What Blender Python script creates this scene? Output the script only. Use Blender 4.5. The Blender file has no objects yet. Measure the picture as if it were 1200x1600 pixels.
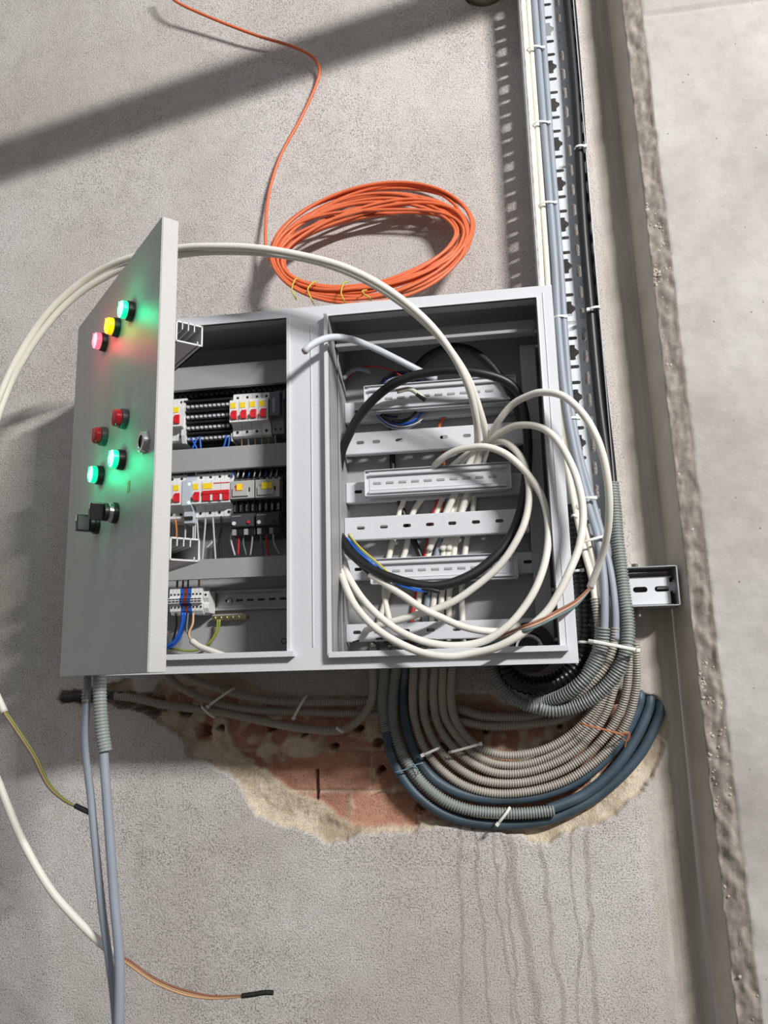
import bpy, math, random
import numpy as np
from mathutils import Vector, Matrix, noise
random.seed(7)
SC = bpy.context.scene
COL = SC.collection

# ------------------------------------------------------------------ camera
CX, CY, CZ = 0.7159, -1.4559, -0.0091
YAW, PIT, ROL, FPX = 0.1421, 0.1999, -0.0257, 1250.5
_f = Vector((-math.sin(YAW)*math.cos(PIT), math.cos(YAW)*math.cos(PIT), math.sin(PIT)))
_r = Vector((math.cos(YAW), math.sin(YAW), 0))
_u = _r.cross(_f)
CR = _r*math.cos(ROL) + _u*math.sin(ROL)
CU = -_r*math.sin(ROL) + _u*math.cos(ROL)
CF = _f
CC = Vector((CX, CY, CZ))
cam_d = bpy.data.cameras.new('camera')
cam = bpy.data.objects.new('camera', cam_d)
COL.objects.link(cam)
M3 = Matrix((CR, CU, -CF)).transposed()
cam.matrix_world = Matrix.Translation(CC) @ M3.to_4x4()
cam_d.sensor_fit = 'VERTICAL'
cam_d.sensor_height = 36.0
cam_d.lens = 36.0*FPX/1600.0
cam_d.clip_start = 0.02
SC.camera = cam

# ------------------------------------------------------------------ world, lamps, exposure
W = bpy.data.worlds.new('world'); SC.world = W; W.use_nodes = True
_nt = W.node_tree; _bg = _nt.nodes['Background']        # hall light: brighter from the ceiling, dim from the floor
_tc = _nt.nodes.new('ShaderNodeTexCoord'); _sp = _nt.nodes.new('ShaderNodeSeparateXYZ'); _rp = _nt.nodes.new('ShaderNodeValToRGB')
_mr = _nt.nodes.new('ShaderNodeMapRange'); _mr.inputs[1].default_value = -1; _mr.inputs[2].default_value = 1
_nt.links.new(_tc.outputs['Generated'], _sp.inputs[0]); _ax = _nt.nodes.new('ShaderNodeMath'); _ax.operation = 'MULTIPLY_ADD'; _ax.inputs[1].default_value = -0.18; _nt.links.new(_sp.outputs['X'], _ax.inputs[0]); _nt.links.new(_sp.outputs['Z'], _ax.inputs[2]); _nt.links.new(_ax.outputs[0], _mr.inputs[0]); _nt.links.new(_mr.outputs[0], _rp.inputs[0])
_e = _rp.color_ramp.elements; _e[0].position = .30; _e[0].color = (.12, .105, .095, 1); _e[1].position = .85; _e[1].color = (.50, .52, .55, 1)
_q = _e.new(.52); _q.color = (.19, .178, .165, 1)
_nt.links.new(_rp.outputs[0], _bg.inputs[0]); _bg.inputs[1].default_value = 0.95
SHD = Vector((0.82, -1.0, 0.60))            # direction towards the site lamp, per metre from the wall
LP = Vector((0.55, 0, 0.32)) + SHD*2.7
CASTER_DIR = Vector((0.93, 0.0, 0.335)).normalized()      # direction of the unseen shadow caster; the tube lamp is aligned to it
d = bpy.data.lights.new('site_lamp', 'AREA'); d.shape = 'RECTANGLE'; d.size = 0.72; d.size_y = 0.08
d.energy = 186; d.color = (1.0, 0.975, 0.95)
lo = bpy.data.objects.new('site_lamp', d); COL.objects.link(lo)
_z = (LP-Vector((0.45, 0, 0.35))).normalized(); _x = (CASTER_DIR-_z*CASTER_DIR.dot(_z)).normalized()
lo.matrix_world = Matrix.Translation(LP) @ Matrix((_x, _z.cross(_x), _z)).transposed().to_4x4()
vs = SC.view_settings
SC.display_settings.display_device = 'sRGB'
vs.view_transform = 'Standard'; vs.look = 'None'; vs.exposure = 0.0; vs.gamma = 1.0
vs.use_curve_mapping = False

# ------------------------------------------------------------------ helpers
def P(px, py, Y):
    """point on the vertical plane y=Y seen at photo pixel (px,py)"""
    d = CF + CR*((px-600)/FPX) - CU*((py-800)/FPX)
    return CC + d*((Y-CY)/d.y)

MATS = {}
def mat(name, col, rough=0.5, metal=0.0, bump=0.0, bscale=400.0, vary=0.0, vscale=8.0, emit=None, estr=0.0, alpha=1.0, trans=0.0, spec=0.5):
    if name in MATS: return MATS[name]
    m = bpy.data.materials.new(name); m.use_nodes = True
    nt = m.node_tree; b = nt.nodes['Principled BSDF']
    b.inputs['Roughness'].default_value = rough; b.inputs['Metallic'].default_value = metal
    b.inputs['Specular IOR Level'].default_value = spec
    b.inputs['Base Color'].default_value = (*col, 1)
    b.inputs['Transmission Weight'].default_value = trans
    tc = nt.nodes.new('ShaderNodeTexCoord')
    n = nt.nodes.new('ShaderNodeTexNoise'); n.inputs['Scale'].default_value = vscale; n.inputs['Detail'].default_value = 5
    nt.links.new(tc.outputs['Object'], n.inputs['Vector'])
    mr = nt.nodes.new('ShaderNodeMapRange'); mr.inputs['From Min'].default_value = .3; mr.inputs['From Max'].default_value = .7
    v = max(vary, 0.03)
    mr.inputs['To Min'].default_value = 1-v; mr.inputs['To Max'].default_value = 1+v*0.5
    nt.links.new(n.outputs['Fac'], mr.inputs['Value'])
    mx = nt.nodes.new('ShaderNodeVectorMath'); mx.operation = 'SCALE'
    mx.inputs[0].default_value = col
    nt.links.new(mr.outputs[0], mx.inputs['Scale'])
    nt.links.new(mx.outputs[0], b.inputs['Base Color'])
    if bump > 0:
        n2 = nt.nodes.new('ShaderNodeTexNoise'); n2.inputs['Scale'].default_value = bscale; n2.inputs['Detail'].default_value = 3
        nt.links.new(tc.outputs['Object'], n2.inputs['Vector'])
        bp = nt.nodes.new('ShaderNodeBump'); bp.inputs['Strength'].default_value = bump; bp.inputs['Distance'].default_value = 0.001
        nt.links.new(n2.outputs['Fac'], bp.inputs['Height']); nt.links.new(bp.outputs[0], b.inputs['Normal'])
    if emit:
        b.inputs['Emission Color'].default_value = (*emit, 1); b.inputs['Emission Strength'].default_value = estr
    MATS[name] = m
    return m

def s(v):  # sRGB 0-255 -> linear
    out = []
    for c in v:
        c /= 255.0
        out.append(c/12.92 if c <= .04045 else ((c+.055)/1.055)**2.4)
    return tuple(out)

class MB:
    def __init__(self): self.v = []; self.f = []
    def add(self, vs, fs):
        n = len(self.v); self.v += [tuple(x) for x in vs]; self.f += [tuple(i+n for i in f) for f in fs]; return self
    def box(self, x0, x1, y0, y1, z0, z1, M=None):
        if x0 > x1: x0, x1 = x1, x0
        if y0 > y1: y0, y1 = y1, y0
        if z0 > z1: z0, z1 = z1, z0
        vs = [(x, y, z) for x in (x0, x1) for y in (y0, y1) for z in (z0, z1)]
        if M: vs = [M @ Vector(v) for v in vs]
        return self.add(vs, [(0, 1, 3, 2), (4, 6, 7, 5), (0, 4, 5, 1), (2, 3, 7, 6), (0, 2, 6, 4), (1, 5, 7, 3)])
    def prism(self, prof, x0, x1, M=None):
        """profile [(y,z)..] run along x; M maps local to world"""
        n = len(prof)
        vs = [Vector((x0, a, b)) for a, b in prof]+[Vector((x1, a, b)) for a, b in prof]
        if M: vs = [M @ v for v in vs]
        fs = [tuple(range(n-1, -1, -1)), tuple(range(n, 2*n))]+[(i, (i+1) % n, (i+1) % n+n, i+n) for i in range(n)]
        return self.add(vs, fs)
    def cyl(self, a, b, r, r2=None, n=16, cap=True, inner=None):
        a = Vector(a); b = Vector(b); r2 = r if r2 is None else r2
        d = (b-a).normalized(); t = Vector((0, 0, 1)) if abs(d.z) < .9 else Vector((1, 0, 0))
        e1 = d.cross(t).normalized(); e2 = d.cross(e1)
        ring = lambda c, q: [c+e1*(q*math.cos(2*math.pi*i/n))+e2*(q*math.sin(2*math.pi*i/n)) for i in range(n)]
        if inner is None:
            vs = ring(a, r)+ring(b, r2)
            fs = [(i, (i+1) % n, (i+1) % n+n, i+n) for i in range(n)]
            if cap: fs += [tuple(range(n-1, -1, -1)), tuple(range(n, 2*n))]
        else:
            vs = ring(a, r)+ring(b, r2)+ring(b, inner)+ring(a, inner)
            fs = []
            for k in range(4):
                for i in range(n):
                    fs.append((k*n+i, k*n+(i+1) % n, ((k+1) % 4)*n+(i+1) % n, ((k+1) % 4)*n+i))
        return self.add(vs, fs)
    def dome(self, c, d, r, h, n=20, k=5):
        """flat dome of radius r rising h along d"""
        c = Vector(c); d = Vector(d).normalized(); t = Vector((0, 0, 1)) if abs(d.z) < .9 else Vector((1, 0, 0))
        e1 = d.cross(t).normalized(); e2 = d.cross(e1); vs = []; fs = []
        for j in range(k):
            a = j/k*math.pi/2
            vs += [c+d*(h*math.sin(a))+(e1*math.cos(2*math.pi*i/n)+e2*math.sin(2*math.pi*i/n))*(r*math.cos(a)) for i in range(n)]
        vs.append(c+d*h)
        for j in range(k-1):
            for i in range(n): fs.append((j*n+i, j*n+(i+1) % n, (j+1)*n+(i+1) % n, (j+1)*n+i))
        for i in range(n): fs.append(((k-1)*n+i, (k-1)*n+(i+1) % n, k*n))
        return self.add(vs, fs)
    def tube(self, pts, r, n=10, cap=True, flat=None):
        """sweep; r float or list; flat=(normal vector, thickness ratio) for a ribbon"""
        N = len(pts); P_ = [Vector(p) for p in pts]
        T = []
        for i in range(N):
            t = P_[min(i+1, N-1)]-P_[max(i-1, 0)]
            T.append(t.normalized() if t.length > 1e-9 else Vector((0, 0, 1)))
        ref = Vector((0, 1, 0)) if abs(T[0].y) < .9 else Vector((1, 0, 0))
        e = (ref-T[0]*ref.dot(T[0])).normalized(); vs = []
        for i in range(N):
            e = (e-T[i]*e.dot(T[i]))
            e = e.normalized() if e.length > 1e-6 else Vector((1, 0, 0))
            if flat: e = (flat[0]-T[i]*flat[0].dot(T[i])).normalized()
            g = T[i].cross(e); rr = r[i] if hasattr(r, '__len__') else r
            k = flat[1] if flat else 1.0
            for j in range(n):
                a = 2*math.pi*j/n
                vs.append(P_[i]+e*(rr*k*math.cos(a))+g*(rr*math.sin(a)))
        fs = [(i*n+j, i*n+(j+1) % n, (i+1)*n+(j+1) % n, (i+1)*n+j) for i in range(N-1) for j in range(n)]
        if cap: fs += [tuple(range(n-1, -1, -1)), tuple(range((N-1)*n, N*n))]
        return self.add(vs, fs)
    def build(self, name, m, parent=None, smooth=False, bevel=0.0, fix=True):
        me = bpy.data.meshes.new(name); me.from_pydata(self.v, [], self.f); me.update()
        if fix:
            import bmesh
            bm = bmesh.new(); bm.from_mesh(me); bmesh.ops.recalc_face_normals(bm, faces=bm.faces); bm.to_mesh(me); bm.free()
        me.materials.append(m)
        if smooth:
            me.shade_smooth() if hasattr(me, 'shade_smooth') else None
            for p in me.polygons: p.use_smooth = True
        o = bpy.data.objects.new(name, me); COL.objects.link(o)
        if parent: o.parent = parent; o.matrix_parent_inverse = Matrix.Identity(4)
        if bevel > 0:
            b = o.modifiers.new('bevel', 'BEVEL'); b.width = bevel; b.segments = 2; b.limit_method = 'ANGLE'; b.angle_limit = math.radians(40)
        return o

def tag(o, label=None, cat=None, group=None, kind=None):
    if label: o['label'] = label
    if cat: o['category'] = cat
    if group: o['group'] = group
    if kind: o['kind'] = kind
    return o
def empty(name, label, cat, group=None, M=None):
    o = bpy.data.objects.new(name, None); COL.objects.link(o); o.empty_display_size = 0.01
    if M is not None: o.matrix_world = M
    return tag(o, label, cat, group)

def spline(cps, step=0.004):
    """Catmull-Rom through the points, resampled evenly"""
    p = [Vector(c) for c in cps]
    p = [p[0]*2-p[1]]+p+[p[-1]*2-p[-2]]
    out = []
    for i in range(1, len(p)-2):
        a, b, c, d = p[i-1:i+3]
        n = max(3, int((c-b).length/step*1.5))
        for k in range(n):
            t = k/n
            out.append(0.5*((2*b)+(c-a)*t+(2*a-5*b+4*c-d)*t*t+(3*b-a-3*c+d)*t**3))
    out.append(p[-2])
    res = [out[0]]; acc = 0.0
    L = [0.0]
    for i in range(1, len(out)): L.append(L[-1]+(out[i]-out[i-1]).length)
    n = max(2, int(L[-1]/step)); res = []; j = 0
    for k in range(n+1):
        t = L[-1]*k/n
        while j < len(L)-2 and L[j+1] < t: j += 1
        q = (t-L[j])/max(1e-9, L[j+1]-L[j])
        res.append(out[j].lerp(out[j+1], min(1, max(0, q))))
    return res
def pth(cps, Y=None):
    """pixel control points (px,py[,Y]) to world points; Y default carried on"""
    out = []; y = Y
    for c in cps:
        if len(c) > 2: y = c[2]
        out.append(P(c[0], c[1], y))
    return out
def smoothY(cps, Y):
    """fill missing depths linearly between the given ones"""
    ys = [c[2] if len(c) > 2 else None for c in cps]
    if ys[0] is None: ys[0] = Y if Y is not None else next(v for v in ys if v is not None)
    if ys[-1] is None: ys[-1] = [v for v in ys if v is not None][-1]
    i = 0
    while i < len(ys):
        if ys[i] is None:
            j = i
            while ys[j] is None: j += 1
            for k in range(i, j): ys[k] = ys[i-1]+(ys[j]-ys[i-1])*(k-i+1)/(j-i+1)
            i = j
        i += 1
    return [(c[0], c[1], y) for c, y in zip(cps, ys)]
def cable(name, cps, r, m, label=None, cat='cable', group=None, Y=None, parent=None, n=10, step=0.005, plab=None):
    pts = spline(pth(smoothY(cps, Y)), step)
    o = MB().tube(pts, r, n).build(name, m, parent, smooth=True)
    if parent is None: tag(o, label, cat, group)
    elif plab: o['label'] = plab
    return o
def conduit(name, cps, r, m, label, group=None, Y=None, pitch=0.0043, amp=0.24, n=14, parent=None, cat='conduit'):
    pts = spline(pth(smoothY(cps, Y)), pitch/5)
    rr = [r*(1-amp*(0, 0, .12, 1, 1)[i % 5]) for i in range(len(pts))]
    o = MB().tube(pts, rr, n).build(name, m, parent, smooth=True)
    if parent is None: tag(o, label, cat, group)
    return o
def plate(name, outer, holes, th, m, parent=None, M=None, kind=None):
    """flat sheet with real holes: 2D curve filled, given thickness th; M maps (u,v,w)"""
    cd = bpy.data.curves.new(name, 'CURVE'); cd.dimensions = '2D'; cd.fill_mode = 'BOTH'; cd.extrude = th/2
    for ring in [outer]+holes:
        sp = cd.splines.new('POLY'); sp.points.add(len(ring)-1)
        for p, q in zip(sp.points, ring): p.co = (q[0], q[1], 0, 1)
        sp.use_cyclic_u = True
    t = bpy.data.objects.new(name+'_curve', cd)
    COL.objects.link(t)
    me = bpy.data.meshes.new_from_object(t.evaluated_get(bpy.context.evaluated_depsgraph_get()))
    bpy.data.objects.remove(t); bpy.data.curves.remove(cd)
    me.name = name
    if M is not None: me.transform(M)
    me.materials.clear(); me.materials.append(m)
    o = bpy.data.objects.new(name, me); COL.objects.link(o)
    if parent: o.parent = parent
    return o
def slot(cx, cy, w, h, n=6):
    """stadium outline, long axis along the larger side"""
    r = min(w, h)/2; out = []
    if w >= h:
        for c, a0 in ((cx+w/2-r, -90), (cx-w/2+r, 90)):
            out += [(c+r*math.cos(math.radians(a0+180*k/n)), cy+r*math.sin(math.radians(a0+180*k/n))) for k in range(n+1)]
    else:
        for c, a0 in ((cy+h/2-r, 0), (cy-h/2+r, 180)):
            out += [(cx+r*math.cos(math.radians(a0+180*k/n)), c+r*math.sin(math.radians(a0+180*k/n))) for k in range(n+1)]
    return out
def rect(x0, x1, y0, y1): return [(x0, y0), (x1, y0), (x1, y1), (x0, y1)]
XZ = Matrix(((1, 0, 0, 0), (0, 0, 1, 0), (0, 1, 0, 0), (0, 0, 0, 1)))   # plate (u,v,w) -> (x, y=w, z=v)
def at(M, y): return Matrix.Translation((0, y, 0)) @ M
def copy_tree(o, parent=None, loc=None):
    c = o.copy(); COL.objects.link(c)
    if parent: c.parent = parent
    if loc is not None: c.location = loc
    for ch in list(o.children): copy_tree(ch, c)
    return c

# ------------------------------------------------------------------ materials
PAINT = mat('light_grey_powder_coat', s((208, 211, 216)), .42, 0, .25, 900, .02)
PAINT_SHADED = mat('grey_powder_coat_in_shade', s((158, 159, 160)), .5, 0, .2, 900, .03)  # inner coat darkened to stand in for shade inside the bays
DOORP = mat('door_powder_coat', s((180, 180, 178)), .38, 0, .45, 1100, .02)
GALV = mat('galvanised_steel', s((208, 214, 219)), .5, .2, .1, 300, .08, 30)
GALVD = mat('galvanised_rail', s((172, 174, 176)), .38, .7, 0, 1, .06, 30)
WHITE = mat('white_plastic', s((222, 222, 220)), .45)
BRK = mat('breaker_white', s((226, 227, 226)), .45)
GREYP = mat('grey_plastic', s((150, 153, 155)), .5)
BLACKP = mat('black_plastic', s((26, 26, 28)), .42)
DARKP = mat('dark_grey_plastic', s((58, 60, 64)), .45)
SMOKE = mat('smoked_cover', s((96, 104, 116)), .2)
REDT = mat('red_toggle', s((205, 38, 48)), .4)
REDL = mat('red_lens_unlit', s((170, 22, 34)), .15)
YEL = mat('yellow_sticker', s((245, 214, 40)), .6)
CHROME = mat('chrome', s((205, 205, 205)), .2, 1.0)
STEEL = mat('dull_steel', s((150, 150, 150)), .4, .9)
BRASS = mat('brass', s((190, 172, 110)), .35, .9)
DARKHOLE = mat('screw_recess', s((40, 38, 36)), .6)
CABW = mat('white_cable_jacket', s((226, 223, 214)), .5, 0, 0, 1, .05, 20)
CABC = mat('cream_cable_jacket', s((232, 228, 214)), .5, 0, 0, 1, .05, 20)
CABG = mat('grey_cable_jacket', s((146, 155, 166)), .5, 0, 0, 1, .05, 20)
CABB = mat('black_cable_jacket', s((26, 26, 27)), .45)
ORANGE = mat('orange_cable_jacket', s((216, 108, 66)), .45, 0, 0, 1, .06, 20)
CORR = mat('grey_corrugated_plastic', s((168, 163, 154)), .45, 0, 0, 1, .10, 25)
CORRG = mat('green_grey_corrugated_plastic', s((140, 147, 143)), .42, 0, 0, 1, .08, 25)
CORRD = mat('dusty_dark_corrugated_plastic', s((66, 63, 60)), .55, 0, 0, 1, .2, 25)
CORRB = mat('glossy_black_corrugated', s((22, 22, 24)), .25)
BLUEP = mat('dusty_blue_pipe', s((64, 82, 94)), .5, 0, .2, 300, .3, 22)
TIEW = mat('white_nylon_tie', s((226, 226, 220)), .4)
TIEB = mat('pale_blue_cord', s((112, 142, 160)), .6)
TIEO = mat('rusty_wire', s((176, 110, 70)), .55)
WBLUE = mat('blue_wire', s((34, 92, 190)), .4)
WGREY = mat('grey_wire', s((190, 192, 196)), .45)
WBLK = mat('black_wire', s((20, 20, 22)), .45)
WRED = mat('red_wire', s((206, 50, 54)), .45)
WBRN = mat('brown_wire', s((136, 92, 70)), .45)
WTAN = mat('tan_wire', s((196, 160, 124)), .5)
WGRN = mat('green_yellow_wire', s((140, 146, 70)), .45)
WTEAL = mat('teal_wire', s((96, 122, 122)), .45)
WYEL = mat('yellow_wire', s((196, 184, 70)), .45)
TAPE = mat('black_tape', s((28, 28, 28)), .5, 0, .8, 200)
TERMB = mat('terminal_blue', s((38, 98, 190)), .45)
TERMR = mat('terminal_brown', s((140, 60, 44)), .5)
PIPEP = mat('pale_drain_pipe', s((226, 218, 198)), .5, 0, .1, 60, .12, 12)
MORTAR = mat('lumpy_mortar', s((150, 144, 136)), .9, 0, 1.0, 160, .25, 40)

# ------------------------------------------------------------------ wall with the chiselled hole
def poly(pts, X, Z):
    """signed distance (negative inside) of grid points to a polygon"""
    p = np.array(pts); d = np.full(X.shape, 1e9); ins = np.zeros(X.shape, bool)
    for i in range(len(p)):
        a = p[i]; b = p[(i+1) % len(p)]
        e = b-a; t = np.clip(((X-a[0])*e[0]+(Z-a[1])*e[1])/(e@e+1e-12), 0, 1)
        d = np.minimum(d, np.hypot(X-a[0]-t*e[0], Z-a[1]-t*e[1]))
        c = ((a[1] > Z) != (b[1] > Z)) & (X < (b[0]-a[0])*(Z-a[1])/(b[1]-a[1]+1e-12)+a[0])
        ins ^= c
    return np.where(ins, -d, d)
HOLE = [(90, 1092), (97, 1080), (135, 1077), (172, 1066), (205, 1060), (215, 1084), (240, 1080), (262, 1058), (330, 1052), (368, 1058), (402, 1074), (442, 1087), (520, 1088), (566, 1086),
        (640, 1086), (712, 1083), (764, 1083), (795, 1104), (840, 1100), (900, 1085), (960, 1078), (1004, 1084), (1031, 1092), (1046, 1118), (1044, 1146), (1034, 1184), (1018, 1222), (990, 1250), (960, 1276),
        (925, 1292), (885, 1302), (862, 1318), (838, 1322), (815, 1306), (780, 1300), (720, 1292), (670, 1294), (640, 1302), (560, 1303), (541, 1316), (510, 1316), (487, 1304), (455, 1297), (427, 1288), (400, 1275),
        (385, 1252), (372, 1222), (323, 1192), (292, 1180), (284, 1155), (252, 1132), (228, 1114), (190, 1108), (170, 1098), (130, 1100), (97, 1101)]
BRICK = [(98, 1093), (172, 1080), (215, 1088), (262, 1080), (310, 1066), (372, 1068), (402, 1084), (442, 1095), (566, 1094), (712, 1092), (764, 1092), (795, 1112), (900, 1095), (1004, 1092), (1026, 1100), (1030, 1122),
         (1012, 1165), (990, 1200), (950, 1228), (890, 1262), (840, 1280), (780, 1290), (700, 1284), (656, 1286), (655, 1296), (548, 1296), (496, 1257), (448, 1240), (405, 1203), (370, 1180), (358, 1164), (349, 1125),
         (330, 1122), (328, 1160), (304, 1158), (300, 1128), (250, 1112), (190, 1098), (120, 1097)]
wh = [P(x, y, 0) for x, y in HOLE]; HOLEW = [(p.x, p.z) for p in wh]
wb = [P(x, y, 0) for x, y in BRICK]; BRICKW = [(p.x, p.z) for p in wb]
hx0 = min(p[0] for p in HOLEW)-.02; hx1 = max(p[0] for p in HOLEW)+.02
hz0 = min(p[1] for p in HOLEW)-.02; hz1 = max(p[1] for p in HOLEW)+.02
PC = P(757, -22, 0); PRAD = .0485
def axis(lo, hi, fine, df, dc):
    out = list(np.arange(lo, hi, dc)); 
    for a, b in fine:
        out = [v for v in out if v < a-df or v > b+df]+list(np.arange(a, b, df))
    return np.array(sorted(out))
gx = axis(-.75, 1.03, [(hx0, hx1)], .0026, .02)
gz = axis(-.95, 1.9, [(hz0, hz1), (PC.z-.06, PC.z+.06)], .0026, .02)
GX, GZ = np.meshgrid(gx, gz)
def vnoise(X, Z, sc, o=0.0):
    return np.array([noise.noise(Vector((a*sc, b*sc, o))) for a, b in zip(X.ravel(), Z.ravel())]).reshape(X.shape)
near = (GX > hx0) & (GX < hx1) & (GZ > hz0) & (GZ < hz1)
dY = np.zeros(GX.shape); expo = np.zeros(GX.shape); brk = np.zeros(GX.shape)
xs = GX[near]; zs = GZ[near]
n1 = vnoise(xs, zs, 45, 1.0); n2 = vnoise(xs, zs, 130, 4.0); n3 = vnoise(xs, zs, 18, 9.0)
dh = poly(HOLEW, xs, zs)+n1*.006+n2*.003
db = poly(BRICKW, xs, zs)+n1*.004+n2*.003
ramp = np.clip(-dh/.020, 0, 1)
dep = .010*np.clip(-dh/.004, 0, 1)+.008*ramp+n2*.0025*ramp+n1*.003*ramp
# brick courses
ch, bw = .0715, .20
row = np.floor((zs+.2125)/ch); fx = np.mod(xs+.132+row*.083, bw); fz = np.mod(zs+.2125, ch)
joint = np.clip(1-np.minimum(np.minimum(fx, bw-fx)/.0035, np.minimum(fz, ch-fz)/.0045), 0, 1)
smear = np.clip((n3*.6+n1*.45-.13+.35*np.clip((zs+.155)*9, -1, .55)*(xs > .10))*6, 0, 1)
bd = .024-.004*smear+.004*joint*(1-smear)+n2*.001
inb = np.clip(-db/.006, 0, 1)
dep = dep*(1-inb)+bd*inb
# dark pits knocked through the brick
for (px, py, pr) in [(312, 1143, 11), (519, 1167, 5), (592, 1205, 6), (420, 1139, 6), (472, 1146, 6), (557, 1139, 6), (656, 1266, 9), (340, 1138, 5), (690, 1172, 8), (588, 1163, 8), (758, 1143, 5), (876, 1137, 4), (668, 1187, 8), (230, 1102, 20), (195, 1093, 14), (285, 1110, 10)]:
    q = P(px, py, 0); rr = pr*.00115
    m_ = np.clip(1.6-np.hypot(xs-q.x, (zs-q.z)*1.2)/rr+n2*.5, 0, 1)
    dep = np.maximum(dep, m_*.06)
q0 = P(491, 1205, 0); q1 = P(492, 1252, 0)
m_ = np.clip(2-np.abs(xs-q0.x)/.0018, 0, 1)*((zs < q0.z) & (zs > q1.z))
dep = np.maximum(dep, m_*.05)
dep = np.where(dh < 0, np.maximum(dep, 0), 0)
dY[near] = dep
expo[near] = np.clip(-dh/.003, 0, 1); brk[near] = inb*(1-smear*.9)*(1-joint*.8)
pr = np.hypot(GX-PC.x, GZ-PC.z)
dY = np.where(pr < PRAD, .10, dY)
dY += np.array([noise.noise(Vector((a*2.2, 3.1, b*2.2))) for a, b in zip(GX.ravel(), GZ.ravel())]).reshape(GX.shape)*.0015*(1-expo)
nz_, nx_ = GX.shape
verts = np.stack([GX.ravel(), dY.ravel(), GZ.ravel()], 1).tolist()
idx = np.arange(nz_*nx_).reshape(nz_, nx_)
faces = np.stack([idx[:-1, :-1].ravel(), idx[:-1, 1:].ravel(), idx[1:, 1:].ravel(), idx[1:, :-1].ravel()], 1).tolist()
me = bpy.data.meshes.new('wall_back'); me.from_pydata(verts, [], faces); me.update()
a1 = me.attributes.new('exposed', 'FLOAT', 'POINT'); a1.data.foreach_set('value', expo.ravel().astype(np.float32))
a2 = me.attributes.new('brick', 'FLOAT', 'POINT'); a2.data.foreach_set('value', brk.ravel().astype(np.float32))
for p in me.polygons: p.use_smooth = True
wall = bpy.data.objects.new('wall_back', me); COL.objects.link(wall)
tag(wall, 'rough grey cement plastered wall with a chiselled hole showing brick', None, None, 'structure')

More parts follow.
